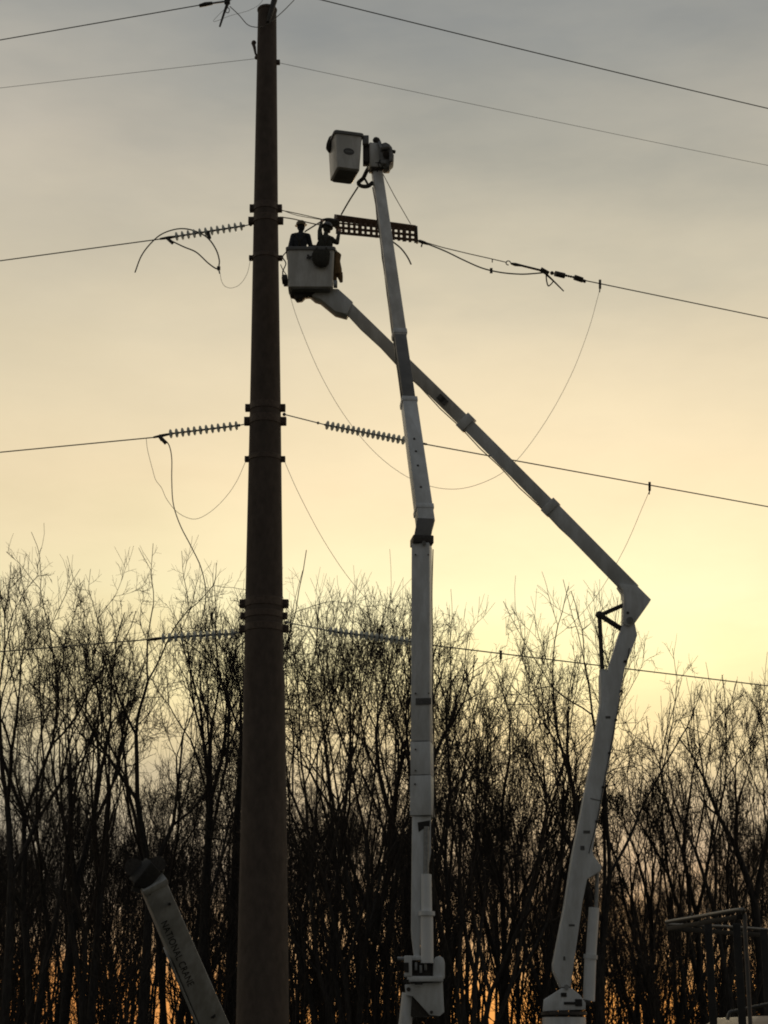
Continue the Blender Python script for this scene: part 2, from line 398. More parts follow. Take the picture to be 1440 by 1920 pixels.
# the front row, one by one: base px, distance, top px, lean m, stems, spread, limbs, label
FRONT = [
 (8, 62, 1045, 0.3, 1, 0.9, 17, 'bare tree whose trunk runs up the very left edge of the picture'),
 (60, 64, 1018, 0.6, 2, 0.95, 18, 'bare bushy-topped tree near the left edge, its stem forked in two'),
 (118, 70, 1120, 0.6, 1, 0.8, 15, 'thin low bare tree in the dip left of the tallest tree'),
 (176, 63, 1175, -2.6, 2, 0.9, 15, 'bare tree leaning left with two dark stems, left of the tallest tree'),
 (262, 64, 985, 0.2, 1, 1.1, 19, 'tallest bare tree left of the brown pole, with a straight leader'),
 (318, 69, 1085, 0.8, 2, 0.95, 17, 'bare tree just behind the hanging jumper tail, left of the pole'),
 (372, 66, 1130, 0.5, 1, 0.85, 15, 'slim bare tree behind the top of the white crane boom'),
 (425, 71, 1088, 0.6, 1, 0.8, 14, 'bare tree whose crown touches the left side of the brown pole'),
 (612, 64, 1062, -1.0, 3, 1.0, 17, 'bare several-stemmed tree just right of the brown pole'),
 (672, 62, 1110, -1.6, 5, 0.9, 16, 'bare vase-shaped clump fanning out between pole and middle boom'),
 (716, 68, 1095, 0.4, 2, 0.95, 17, 'tall bare tree touching the left side of the middle boom'),
 (772, 71, 1120, 0.2, 1, 0.9, 16, 'bare tree standing behind the middle boom'),
 (828, 65, 1130, 0.8, 3, 0.95, 17, 'bare tree with upright stems just right of the middle boom'),
 (872, 61, 1235, 2.2, 5, 0.9, 16, 'wide bare clump leaning right between the two white booms'),
 (946, 68, 1250, 0.8, 2, 0.95, 16, 'round-topped bare tree midway between the two white booms'),
 (1030, 66, 1360, -0.6, 2, 0.9, 15, 'lower bare tree just left of the right-hand boom'),
 (1128, 63, 1098, 0.4, 4, 1.15, 14, 'tall open-crowned bare tree fanning out behind the right-hand boom'),
 (1208, 69, 1440, 0.6, 2, 0.7, 15, 'low bare tree just right of the right-hand boom'),
 (1268, 66, 1420, -0.5, 3, 0.7, 15, 'bushy low bare tree above the grey vehicle rack'),
 (1336, 68, 1295, 0.4, 2, 0.8, 16, 'slender bare tree standing right of the gap in the treetops'),
 (1386, 63, 1245, 0.2, 2, 0.9, 18, 'tallest dense bare tree near the right edge'),
 (1436, 65, 1275, 0.2, 1, 0.9, 17, 'bare tree cut off by the right edge of the picture'),
]
for i, (px, Yd, top, lean, st, sp, lb, lab) in enumerate(FRONT):
    b = base_at(px, Yd); H = at(px, top, Yd).z - b.z
    seg = make_tree_segs(100 + i, H, 0.19 + 0.018 * (i % 4), (lean, 0), st, gens=9 if st < 2 else (8 if st < 4 else 7), spread=sp, shoots=1, twig=0.0080, flare=15 if st < 4 else 19, trunk=0.42 if i == 16 else None, width=0.60 if i in (16, 19) else (0.74 if st > 3 else (0.62, 0.74, 0.66)[i % 3]))
    tm, cm = tree_meshes(seg)
    put_tree('bare_tree', lab, tm, cm, b, 0, 1.0, 'bare trees along the front of the wood')
# rows behind: eight forms, copied
forms = []
for k in range(8):
    forms.append(tree_meshes(make_tree_segs(300 + k, 19.0, 0.14, (0, 0), (1, 2, 1, 3, 1, 2, 1, 2)[k], gens=7, spread=0.82, shoots=3, twig=0.010, trunk=(.34, .2, .25, .12, .38, .3, .2, .15)[k])))
rt = random.Random(11)
SPOTS = []
for row, (Yd, n) in enumerate(((76, 18), (86, 24), (97, 28), (110, 26), (124, 26), (140, 26))):
    for k in range(n): SPOTS.append((-130 + 1700 * (k + rt.uniform(0.1, 0.9)) / n, Yd + rt.uniform(-4, 4)))
for k, (px, Yd) in enumerate(SPOTS):
    hs = rt.uniform(0.66, 0.90) if Yd < 101 else rt.uniform(0.80, 1.02)
    if px > 985: hs *= 0.84
    if 1150 < px < 1300: hs *= 0.80
    if 120 < px < 190: hs *= 0.85
    tm, cm = forms[k % 8]
    put_tree('bare_tree', 'bare slender tree deep in the wood, behind the front row of trees', tm, cm, base_at(px, Yd), rt.uniform(0, 6.28), hs, 'bare trees deep in the wood')
# brush nobody could count
def mass(name, label, cat, n, y0, y1, h0, h1, seed, det, limbs, twig, low, r0=0.12, gaps=None, spread=0.8):
    rr = random.Random(seed); allv = []; P0 = []; P1 = []; A = []; B = []
    tmpl = [make_tree_segs(seed + 7 * q, 10.0, r0, (0, 0), 1 + q % 3, gens=det, spread=spread, shoots=limbs, twig=twig, trunk=low, width=0.8, sub=1) for q in range(6)]
    for k in range(n):
        Yd = rr.uniform(y0, y1); px = -150 + 1740 * (k + rr.random()) / n
        if gaps and any(a < px < b for a, b in gaps): continue
        b = base_at(px, Yd); s = rr.uniform(h0, h1) / 10.0; a = rr.uniform(0, 6.28)
        if px > 985: s *= 0.88
        rot = np.array([[math.cos(a), -math.sin(a), 0], [math.sin(a), math.cos(a), 0], [0, 0, 1]]) * s
        for lv, p, q, c, d in tmpl[k % 6]:
            P0.append(p @ rot.T + np.array(b)); P1.append(q @ rot.T + np.array(b)); A.append(c * max(1, s * 0.8)); B.append(d * max(1, s * 0.8))
    me = seg_mesh(name, [(np.concatenate(P0), np.concatenate(P1), np.concatenate(A), np.concatenate(B), 3)], 'twig')
    o = bpy.data.objects.new(name, me); COL.objects.link(o); o['kind'] = 'stuff'; tag(o, label, cat); return o
GAPS = [(70, 140), (245, 350), (560, 590), (838, 970), (1135, 1180), (1262, 1312)]      # where the low sky shows between the trunks
mass('undergrowth', 'tangled leafless saplings and brush under the trees', 'undergrowth', 165, 60, 100, 6.0, 11.5, 950, 5, 1, 0.016, 0.25, 0.06, GAPS)
mass('low_brush', 'low dark thicket at the foot of the trees', 'brush', 460, 66, 104, 4.6, 9.0, 990, 4, 2, 0.017, 0.08, 0.03,
     GAPS, 1.1)

# ------------------------------------------------------------------ the steel pole
PY = 45.0
prof = [(20, 501, 35), (400, 498.5, 46), (780, 497.5, 59), (1150, 495, 72), (1400, 495.5, 79), (1700, 493.5, 90), (1900, 492.5, 97)]
pc = []
for y, c, w in prof:
    p = at(c, y, PY); pc.append((p, w / 2 * mpp(p)))
dp = (pc[-1][0] - pc[-2][0]) / (pc[-2][0].z - pc[-1][0].z)
zb = GZ - 0.2; bot = pc[-1][0] + dp * (pc[-1][0].z - zb); pc.append((bot, pc[-1][1] + 0.05))
def pole_at(y):
    for (y0, c0, w0), (y1, c1, w1) in zip(prof, prof[1:]):
        if y <= y1 or y1 == 1900:
            t = (y - y0) / (y1 - y0); p = at(c0 + (c1-c0)*t, y, PY); return p, (w0 + (w1-w0)*t) / 2 * mpp(p)
pole = thing('steel_pole', 'tall round rust-brown steel utility pole with bolted bands', 'pole', bot)
def ngon(p, r, n=16): return [p + V((math.cos(2*math.pi*(k+.5)/n)*r, math.sin(2*math.pi*(k+.5)/n)*r, 0)) for k in range(n)]
YJ = 1258                                  # slip joint between the two shaft sections
pj, rj = pole_at(YJ)
part('upper_shaft', 'corten', pole, lambda b: b.loft([ngon(p, r) for p, r in [(pj - V((0, 0, .3)), rj)] + [q for q in pc if q[0].z > pj.z][::-1]]))
part('lower_shaft', 'corten', pole, lambda b: b.loft([ngon(p, r + 0.018) for p, r in [q for q in pc if q[0].z < pj.z][::-1] + [(pj, rj)]]))
pt, rt_ = pc[0]
part('top_cap', 'band', pole, lambda b: b.lathe([(rt_*1.06, -0.02), (rt_*1.08, 0.03), (rt_*1.0, 0.06), (rt_*0.3, 0.09)], 16, Matrix.Translation(pt)))
def band(y, h, out, nb=True):
    p, r = pole_at(y)
    o = part('clamp_band', 'band', pole, lambda b: b.lathe([(r+0.004, -h/2), (r+0.016, -h/2+0.01), (r+0.016, h/2-0.01), (r+0.004, h/2)], 20, Matrix.Translation(p)))
    ORIGIN[o.name] = ORIGIN[pole.name]
    for s in (-1, 1):
        def lug(b):
            c = p + V((s*(r + out/2), 0, 0)); b.box(c, out + 0.02, 0.16, h * 0.95)
            b.cyl(c + V((s*out*0.1, -0.11, h*0.2)), c + V((s*out*0.1, 0.11, h*0.2)), 0.02, 8)
            b.cyl(c + V((s*out*0.1, -0.11, -h*0.2)), c + V((s*out*0.1, 0.11, -h*0.2)), 0.02, 8)
        part('lug', 'band', o, lug, 0.012)
for y, h, out in ((391, .20, .10), (414, .19, .13), (484, .12, .09), (765, .19, .11), (790, .22, .13), (861, .14, .09),
                  (1132, .22, .13), (1155, .17, .10), (1179, .19, .13)): band(y, h, out)
for y, s in ((1258, 1), (1330, 1), (1490, 1), (1560, -1), (1700, 1), (1420, -1)):
    p, r = pole_at(y)
    part('step_lug', 'band', pole, lambda b: b.beam(p + V((s*r*0.98, 0, 0)), p + V((s*(r+0.13), 0, 0.0)), 0.05, 0.06, 0.02, 0.03))
def hook(b):
    a = at(481, 108, PY); b.tube([at(484, 112, PY), at(479, 100, PY), at(477, 88, PY), at(474, 80, PY)], [.03, .03, .045, .05], 8)
    b.ball(at(476, 80, PY), .07, 8); b.ball(at(481, 108, PY), .06, 8)
part('hook_bracket', 'band', pole, hook)
part('hook_bracket', 'band', pole, lambda b: b.box(at(521, 117, PY), .12, .12, .12), 0.01)
mast_top = at(522, -46, PY - .12)
part('mast_bracket', 'darksteel', pole, lambda b: b.tube([at(503, 42, PY - .27), at(508, 22, PY - .27), at(514, 2, PY - .2), mast_top], [.06, .075, .085, .07], 10))
part('mast_bracket', 'darksteel', pole, lambda b: b.beam(at(497, -43, PY - .12), at(548, -47, PY - .12), .12, .12), .01)

# ------------------------------------------------------------------ conductors
def span(name, p0, p1, r, label, group, ext=9.0, sag=0.0):
    p0 = V(p0); p1 = V(p1); d = p1 - p0; pts = []
    for k in range(41):
        t = ext * (k / 40) ** 1.6; pts.append(p0 + d * t - V((0, 0, sag * t * (2.0 - t) * 0.5 if t < 1 else sag * 0.5 * (1 - (t - 1) * 0.25))))
    return cable(name, pts, r, 'wire', label, 'power line', group, 6, 0)
LY, RY = 47.0, 52.0
def lefty(x): return PY + (LY - PY) * (490 - x) / 490
def righty(x): return PY + (RY - PY) * (x - 500) / 940
def LA(x, y): return at(x, y, lefty(x))
def RA(x, y): return at(x, y, righty(x))
GW = 'conductors strung to the pole'
span('conductor', LA(378, 9), LA(0, 75), .016, 'topmost wire running left from the pole top', GW)
span('shield_wire', LA(480, 110), LA(0, 165), .0065, 'thin wire running left from the hook below the pole top', GW)
span('conductor', LA(302, 448), LA(0, 489), .016, 'wire left of the pole at the height of the two workers', GW)
span('conductor', LA(290, 820), LA(0, 848), .016, 'wire left of the pole at mid height', GW)
span('conductor', LA(280, 1199), LA(0, 1222), .016, 'lowest wire left of the pole, crossing the treetops', GW)
span('conductor', RA(548, -14), RA(1440, 197), .017, 'topmost wire running right from the pole top', GW, 5, .25)
span('shield_wire', RA(524, 118), RA(1440, 305), .0065, 'thin wire running right from the pole below its top', GW, 5, .2)
span('conductor', RA(1097, 526), RA(1440, 597), .017, 'wire running right from the cable hoist', GW, 9)
span('conductor', RA(776, 829), RA(1440, 950), .017, 'wire right of the pole at mid height, passing behind both booms', GW, 6)
span('conductor', RA(778, 1206), RA(1440, 1286), .017, 'lowest wire right of the pole, crossing the treetops', GW, 6)

def axis_matrix(p, d):
    return Matrix.Translation(p) @ V(d).to_track_quat('Z', 'Y').to_matrix().to_4x4()
DISC = MB(); DISC.lathe([(.022, -.045), (.034, -.03), (.036, .0), (.075, .004), (.122, .022), (.126, .030), (.10, .030), (.05, .026), (.036, .04), (.022, .06)], 16)
disc0 = DISC.build('disc', 'porcelain', None, local=True); DISCMESH = disc0.data; bpy.data.objects.remove(disc0)
def insulator(label, pole_px, d0, d1, end, n, Yf, group='insulator strings on the pole', sc=1.0):
    """pole_px: where it hangs on; d0..d1 first and last disc; end: conductor clamp"""
    a, b0, b1, e = (at(x, y, Yf(x)) for x, y in (pole_px, d0, d1, end))
    t = thing('insulator_string', label, 'insulator', a, group)
    dr = (b1 - b0).normalized()
    part('link', 'steel', t, lambda b: (b.cyl(a, b0, .016, 8), b.ball(a, .05, 8), b.ball(a.lerp(b0, .8), .04, 8)))
    part('pin', 'darksteel', t, lambda b: b.cyl(b0 - dr*.06, b1 + dr*.08, .026, 8))
    part('dead_end_clamp', 'darksteel', t, lambda b: (b.tube([b1, b1.lerp(e, .5), e], [.03, .045, .03], 8),))
    for k in range(n):
        o = bpy.data.objects.new('disc', DISCMESH); COL.objects.link(o); o.parent = t
        p = b0.lerp(b1, k / (n - 1)) - a
        o.matrix_local = axis_matrix(p, dr) @ Matrix.Scale(sc, 4)
    return t
insulator('pale disc insulator string left of the pole beside the workers', (470, 421), (454, 424), (333, 443), (300, 448), 12, lefty)
insulator('pale disc insulator string left of the pole at mid height', (462, 795), (445, 798), (322, 813), (288, 820), 12, lefty)
insulator('lowest pale disc insulator string left of the pole, in front of treetops', (452, 1186), (438, 1188), (308, 1196), (276, 1200), 12, lefty)
insulator('pale disc insulator string right of the pole, running behind the middle boom', (533, 777), (612, 797), (764, 827), (800, 833), 17, righty, sc=1.0)
insulator('lowest pale disc insulator string right of the pole, in front of treetops', (537, 1167), (618, 1183), (770, 1203), (812, 1210), 17, righty, sc=.9)
# top-left dead end and its tail
t = thing('dead_end_clamp', 'dark wire clamp with a hanging bar, left of the pole top', 'clamp', LA(428, 6))
part('clamp_body', 'darksteel', t, lambda b: b.tube([LA(374, 11), LA(385, 8), LA(398, 6)], [.05, .065, .05], 8))
part('rod', 'steel', t, lambda b: b.tube([LA(398, 6), LA(420, 3)], .03, 8))
part('clamp_body', 'darksteel', t, lambda b: (b.box(LA(426, 3), .16, .12, .12), b.tube([LA(426, 3), LA(470, -20), at(500, -40, PY - .12)], .016, 6)))
part('hanging_bar', 'darksteel', t, lambda b: b.tube([LA(427, 6), LA(420, 25), LA(412, 50)], [.05, .035, .028], 8))
part('hook', 'darksteel', t, lambda b: b.tube(smoothpts([LA(424, 12), LA(430, 17), LA(428, 24), LA(422, 22)], 4), .012, 6))
cable('jumper_cable', [LA(431, 12), LA(448, 28), LA(464, 46), LA(480, 51), at(495, 49, PY - .4), at(508, 41, PY - .4), at(520, 31, PY-.3), at(540, 12, PY - .2), at(556, -8, PY), at(552, -30, PY), at(548, -46, PY - .1)], .012, 'wire', 'slack jumper looping round the front of the pole top', 'cable')
cable('jumper_cable', [LA(428, 10), LA(400, 40), LA(430, 30), LA(452, 24), LA(470, 18), at(490, 4, PY), at(504, -30, PY)], .005, 'wire', 'hair-thin slack wire left of the pole top', 'cable')
# phase by the workers, left of the pole
cable('jumper_cable', [LA(253, 511), LA(265, 480), LA(283, 456), LA(305, 438), LA(335, 429), LA(362, 432), LA(388, 445), LA(404, 466), LA(411, 487), LA(410, 502)], .020, 'wire', 'thick jumper arching over the left insulator string, its tail hanging free', 'cable')
cable('jumper_cable', [LA(322, 452), LA(345, 463), LA(368, 473), LA(390, 493), LA(404, 503), LA(410, 503)], .019, 'wire', 'jumper sagging from the left clamp to the loop end', 'cable')
t = thing('jumper_clamp', 'small dark clamp joining jumper and thin wire left of the pole', 'clamp', LA(410, 505))
part('jaw', 'darksteel', t, lambda b: b.box(LA(410, 503), .09, .08, .10), .01)
part('bolt', 'steel', t, lambda b: b.cyl(LA(410, 506), LA(412, 513), .018, 8))
t = thing('cable_clamp', 'dark clamp under the left end of the workers-height insulator', 'clamp', LA(318, 448))
part('jaw', 'darksteel', t, lambda b: b.beam(LA(314, 447), LA(324, 456), .09, .09), .01)
part('bolt', 'darksteel', t, lambda b: b.cyl(LA(390, 436), LA(393, 447), .05, 8))
cable('ground_wire', [LA(412, 508), LA(415, 525), LA(421, 536), LA(434, 540), LA(450, 533), LA(463, 514), LA(469, 490)], .006, 'wire', 'thin slack wire from the jumper clamp back to the pole', 'cable')
# mid height, left
cable('jumper_cable', [LA(306, 822), LA(317, 835), LA(322, 860), LA(322, 900), LA(325, 945), LA(338, 985), LA(358, 1024), LA(376, 1062), LA(385, 1100), LA(385, 1130), LA(380, 1160)], .015, 'wire', 'long jumper tail hanging down left of the pole into the treetops', 'cable')
t = thing('cable_clamp', 'dark clamp at the left end of the mid-height insulator', 'clamp', LA(303, 818))
part('jaw', 'darksteel', t, lambda b: b.beam(LA(298, 817), LA(311, 831), .10, .09), .01)
part('bolt', 'darksteel', t, lambda b: b.cyl(LA(297, 817), LA(303, 826), .03, 8))
cable('ground_wire', [LA(274, 821), LA(277, 845), LA(286, 880), LA(292, 900), LA(303, 915), LA(312, 935), LA(330, 958), LA(352, 971), LA(372, 972), LA(398, 957), LA(425, 930), LA(445, 900), LA(461, 864)], .0065, 'wire', 'thin slack wire hanging in a deep loop left of the pole', 'cable')
# right loops
def drop(px, py, lab):
    t = thing('grounding_clamp', lab, 'clamp', RA(px, py))
    part('jaw', 'darksteel', t, lambda b: b.beam(RA(px, py - 7), RA(px, py + 9), .075, .09), .012)
    part('screw', 'darksteel', t, lambda b: b.cyl(RA(px, py + 8), RA(px - 1, py + 16), .018, 8))
drop(1125, 532, 'small dark clamp on the wire right of the cable hoist')
drop(1218, 911, 'small dark clamp on the mid-height wire right of both booms')
drop(939, 1227, 'small dark clamp on the lowest wire between the two booms')
cable('ground_wire', [at(541, 545, 44.2), RA(560, 605), RA(600, 700), RA(650, 785), RA(710, 855), RA(775, 900), RA(840, 917), RA(900, 907), RA(960, 872), RA(1020, 795), RA(1070, 705), RA(1103, 620), RA(1120, 560), RA(1124, 545)], .0065, 'wire', 'thin wire sagging in a wide loop from the occupied bucket to the right clamp', 'cable')
cable('ground_wire', [RA(532, 862), RA(560, 925), RA(605, 1010), RA(655, 1085), RA(710, 1145), RA(780, 1200), RA(850, 1236), RA(920, 1242), RA(990, 1222), RA(1060, 1180), RA(1120, 1115), RA(1170, 1030), RA(1205, 950), RA(1217, 922)], .0065, 'wire', 'thin wire sagging from the pole behind the middle boom to the far right clamp', 'cable')

# ------------------------------------------------------------------ cradle, hoist and rigging on the line by the workers
cable('rigging_strap', [at(526, 394, PY), RA(560, 401), RA(604, 411), RA(632, 416)], .014, 'rope', 'upper strap from the pole band to the slatted cradle', 'strap', None, 6, 3)
cable('rigging_strap', [at(526, 393, PY + .1), RA(558, 404), RA(604, 412)], .010, 'rope', 'slack thin strap just under the upper strap by the pole', 'strap', None, 6, 3)
cable('rigging_strap', [at(526, 407, PY), RA(552, 411), RA(590, 420), RA(632, 426)], .018, 'rope', 'lower strap from the pole band passing behind the workers heads', 'strap', None, 6, 3)
cable('hot_stick', [at(572, 434, 43.6), RA(606, 413)], .020, 'dark', 'dark pole slanting up from the left worker to the cradle end', 'pole', None, 6, 0)
CRY = lambda x: 44.9 + (x - 630) * 0.0045
def CA(x, y, o=0.0): return at(x, y, CRY(x) + o)
cr = thing('slatted_cradle', 'long rust-brown slatted cradle slung between the boom tip ropes', 'cradle', CA(700, 430))
part('top_beam', 'orange', cr, lambda b: b.beam(CA(629, 408, .15), CA(776, 428, .15), .18, .38), .012)
for o in (0.0, 0.3):
    part('rail', 'orange', cr, lambda b: b.beam(CA(628, 426, o), CA(779, 441, o), .075, .05), .008)
    part('rail', 'orange', cr, lambda b: b.beam(CA(630, 436, o), CA(779, 450, o), .08, .05), .008)
    part('rail', 'orange', cr, lambda b: b.beam(CA(632, 418, o), CA(782, 433, o), .05, .05), .008)
for k in range(15):
    x = 633 + k * 10.4; y = 411 + (x - 630) * 0.13
    part('slat', 'orange', cr, lambda b: b.beam(CA(x, y, .0), CA(x + .6, y + 25, .0), .078 if k % 4 else .11, .035), .004)
for k in range(0, 15, 2):
    x = 634 + k * 10.4; y = 411 + (x - 630) * 0.13
    part('slat', 'orange', cr, lambda b: b.beam(CA(x, y, .3), CA(x + .6, y + 25, .3), .06, .035), .004)
part('end_plate', 'darksteel', cr, lambda b: b.beam(CA(781, 429, .15), CA(782, 452, .15), .06, .40), .01)
t = thing('strain_clamp', 'dark clevis at the left end of the cradle above the workers', 'clamp', CA(610, 418))
part('yoke_plate', 'darksteel', t, lambda b: b.beam(CA(610, 415, .0), CA(634, 420, .0), .12, .10, .22), .02)
part('shackle', 'darksteel', t, lambda b: b.tube(smoothpts([CA(604, 413), CA(614, 411), CA(624, 412), CA(634, 415)], 4), .04, 8))
cable('rigging_rope', [at(671, 351, 43.4), at(655, 376, 44.2), CA(640, 402, .15)], .022, 'rope', 'thick rope from the empty bucket down to the left end of the cradle', 'rope', None, 6, 3)
cable('rigging_rope', [at(718, 326, 43.9), at(740, 368, 44.6), CA(770, 420, .15)], .011, 'rope', 'thin rope from the boom tip down to the right end of the cradle', 'rope', None, 6, 3)
cable('cable_tail', [RA(735, 452), RA(752, 466), RA(764, 482), RA(771, 496)], .022, 'wire', 'cut wire tail hanging below the cradle beside the middle boom', 'cable')
cable('slack_conductor', [RA(782, 451), RA(800, 457), RA(835, 471), RA(870, 488), RA(905, 503), RA(940, 511), RA(975, 514), RA(1000, 513), RA(1022, 511)], .021, 'wire', 'slack wire sagging between cradle and cable hoist', 'cable')
t = thing('hoist_line', 'tight thin line above the slack wire, cradle to hoist', 'line', RA(790, 453))
part('line', 'rope', t, lambda b: b.tube([RA(783, 450), RA(830, 464), RA(880, 476), RA(920, 485), RA(950, 492)], .014, 6))
part('grip', 'darksteel', t, lambda b: b.tube([RA(786, 452), RA(795, 455), RA(803, 458)], [.05, .05, .03], 8))
part('tag', 'dark', t, lambda b: b.beam(RA(792, 455), RA(790, 463), .04, .02))
part('tag', 'dark', t, lambda b: b.beam(RA(921, 503), RA(921, 512), .08, .05))
part('tag', 'dark', t, lambda b: b.beam(RA(923, 486), RA(923, 492), .03, .02))
h = thing('cable_hoist', 'dark cable hoist with grips gripping the wire right of the middle boom', 'hoist', RA(1020, 512))
def ring(b):
    c = RA(953, 493); b.tube([c + V((math.cos(a)*.065, .0, math.sin(a)*.065)) for a in [i*2*math.pi/14 for i in range(12)]], .016, 6)
part('ring', 'darksteel', h, ring)
part('grip', 'darksteel', h, lambda b: b.tube([RA(958, 494), RA(966, 496), RA(978, 498), RA(1018, 508)], [.03, .055, .035, .035], 8))
part('ratchet_body', 'darksteel', h, lambda b: (b.beam(RA(1014, 505), RA(1028, 513), .14, .10), b.ball(RA(1035, 512), .06, 8)), .01)
part('drum', 'darksteel', h, lambda b: b.cyl(RA(1041, 513), RA(1058, 517), .085, 12))
part('chain', 'darksteel', h, lambda b: [b.ball(RA(1058 + 4.2*i, 516 + 0.9*i), .04, 6, (1, .6, 1)) for i in range(6)])
part('wire_grip', 'darksteel', h, lambda b: (b.beam(RA(1077, 520), RA(1092, 525), .16, .10), b.beam(RA(1090, 525), RA(1098, 528), .10, .08)), .015)
part('lever', 'darksteel', h, lambda b: b.tube([RA(1021, 511), RA(1038, 527), RA(1057, 546)], [.04, .026, .02], 8))
part('hook', 'darksteel', h, lambda b: b.tube(smoothpts([RA(1024, 515), RA(1025, 527), RA(1028, 536), RA(1033, 533), RA(1037, 528)], 4), [.02]*16 + [.02], 6))

# ------------------------------------------------------------------ trucks
def wheel(root, c, r=.5, w=.34):
    o = part('wheel', 'darksteel', root, lambda b: b.cyl(c + V((0, -w*.3, 0)), c + V((0, w*.3, 0)), r*.3, 14))
    ORIGIN[o.name] = ORIGIN[root.name]
    part('tyre', 'dark', o, lambda b: b.lathe([(r*.6, -w/2), (r*.92, -w/2), (r, -w*.36), (r, w*.36), (r*.92, w/2), (r*.6, w/2)], 22, axis_matrix(c, (0, 1, 0))))
    part('rim', 'steel', o, lambda b: b.lathe([(r*.62, -w*.42), (r*.5, -w*.3), (r*.2, -w*.34), (r*.2, w*.34), (r*.5, w*.3), (r*.62, w*.42)], 18, axis_matrix(c, (0, 1, 0))))
def chassis(root, px, py, length, dirx, gz, cabm='white', deckz=1.15):
    """flat-bed carrier lying along X from a pedestal at (px,py); dirx = side the cab is on"""
    s = dirx; x0 = px - s*1.6
    def P(u, v, z): return V((x0 + s*u, py + v, gz + z))
    part('chassis_frame', 'darksteel', root, lambda b: [b.box(P(length/2, v, .78), length, .12, .3) for v in (-.45, .45)] + [b.box(P(u, 0, .76), .12, .8, .16) for u in (.4, 2.2, 4.2, 6.0)])
    part('deck', 'white', root, lambda b: b.box(P(length*.36, 0, deckz), length*.72, 2.4, .18), .02)
    for v in (-1.0, 1.0):
        part('tool_locker', 'white', root, lambda b: b.box(P(length*.45, v, deckz - .34), length*.26, .4, .48), .02)
    cab = part('cab', cabm, root, lambda b: b.prism([P(length - 2.2, -1.15, .6), P(length, -1.15, .6), P(length, -1.15, 1.5), P(length - .35, -1.15, 1.65), P(length - .75, -1.15, 2.55), P(length - 2.2, -1.15, 2.55)], (0, 2.3, 0)), .06)
    ORIGIN[cab.name] = ORIGIN[root.name]
    for v, t in ((-1.16, -.02), (1.16, .02)):
        part('door_window', 'glass', cab, lambda b: b.prism([P(length - 1.9, v, 1.6), P(length - .62, v, 1.6), P(length - .92, v, 2.3), P(length - 1.9, v, 2.3)], (0, t, 0)))
    part('windscreen', 'glass', cab, lambda b: b.prism([P(length - .37, -1.0, 1.72), P(length - .37, 1.0, 1.72), P(length - .70, 1.0, 2.45), P(length - .70, -1.0, 2.45)], (s*.02, 0, .008)))
    for v in (-.85, .85):
        part('headlight', 'steel', cab, lambda b: b.cyl(P(length, v, .95), P(length + .05, v, .95), .12, 12))
    for u in (1.5, 2.75, length - 1.0):
        for v in (-.95, .95): wheel(root, P(u, v, .5))
    for u in (.2, length - 2.8):
        for v in (-1.0, 1.0):
            part('outrigger', 'white', root, lambda b: (b.beam(P(u, v, .85), P(u, v*1.75, .55), .14, .16), b.cyl(P(u, v*1.75, .75), P(u, v*1.75, .06), .06, 10), b.box(P(u, v*1.75, .03), .4, .4, .06)))

# --- middle bucket truck
MY = 39.0
p0 = at(795, 1900, MY)
mt = thing('bucket_truck', 'bucket truck with tall upright white boom carrying the empty bucket', 'truck', (p0.x, MY, GZ), 'bucket trucks working on the line')
chassis(mt, p0.x, MY + .3, 8.2, -1, GZ)
def mp_(poly, o=0.0): return [at(x, y, MY + o) for x, y in poly]
part('pedestal', 'white', mt, lambda b: (b.tube([V((p0.x, MY + .3, GZ + 1.2)), V((p0.x, MY + .3, 1.9))], [.52, .40], 20)))
tur = part('turret', 'white', mt, lambda b: b.prism(mp_([(759, 1846), (830, 1841), (833, 1898), (824, 1905), (806, 1903), (774, 1868), (761, 1866)]), (0, .12, 0)), .012)
part('turret_plate', 'white', tur, lambda b: b.prism(mp_([(759, 1846), (830, 1841), (833, 1898), (824, 1905), (806, 1903), (774, 1868), (761, 1866)], .62), (0, .12, 0)), .012)
part('bolt', 'darksteel', tur, lambda b: b.cyl(at(809, 1898, MY - .02), at(809, 1898, MY + .02), .035, 10))
part('bolt', 'darksteel', tur, lambda b: b.cyl(at(766, 1855, MY - .02), at(766, 1855, MY + .02), .045, 10))
part('lift_strut', 'white', tur, lambda b: b.tube([at(766, 1862, MY + .25), at(758, 1935, MY + .25)], .14, 14))
part('turret_core', 'darksteel', tur, lambda b: b.box(at(797, 1870, MY + .37), .62, .46, .80), .02)
head = part('control_head', 'white', mt, lambda b: (b.box(at(765, 1812, MY + .08), .16, .5, .42), b.box(at(797, 1836, MY + .1), .75, .5, .11), b.box(at(778, 1797, MY + .12), .34, .4, .09)), .015)
part('valve_block', 'darksteel', head, lambda b: (b.box(at(795, 1817, MY + .22), .5, .3, .30)), .02)
part('valve_block', 'steel', head, lambda b: [b.box(at(780 + 9*k, 1812 + 5*(k % 2), MY + .0), .055, .12, .16) for k in range(3)], .008)
part('lever', 'steel', head, lambda b: b.cyl(at(745, 1797, MY + .1), at(760, 1797, MY + .1), .035, 8))
part('winch_housing', 'white', head, lambda b: b.prism(mp_([(812, 1836), (812, 1802), (816, 1795), (824, 1792), (831, 1796), (834, 1804), (834, 1834), (829, 1837)], -.04), (0, .5, 0)), .02)
for x0_, y0_, w_, h_ in ((762, 1806, .1, .2), (761, 1832, .12, .07), (785, 1836, .16, .05)):
    part('slot', 'dark', head, lambda b: b.box(at(x0_, y0_ + 8, MY - .17), w_, .02, h_))
lb = part('lower_boom', 'white', mt, lambda b: b.prism(mp_([(773, 1530), (771, 1740), (772, 1758), (777, 1798), (787, 1798), (788, 1760), (791, 1700), (808, 1600), (808, 1530)], .02), (0, .4, 0)), .015)
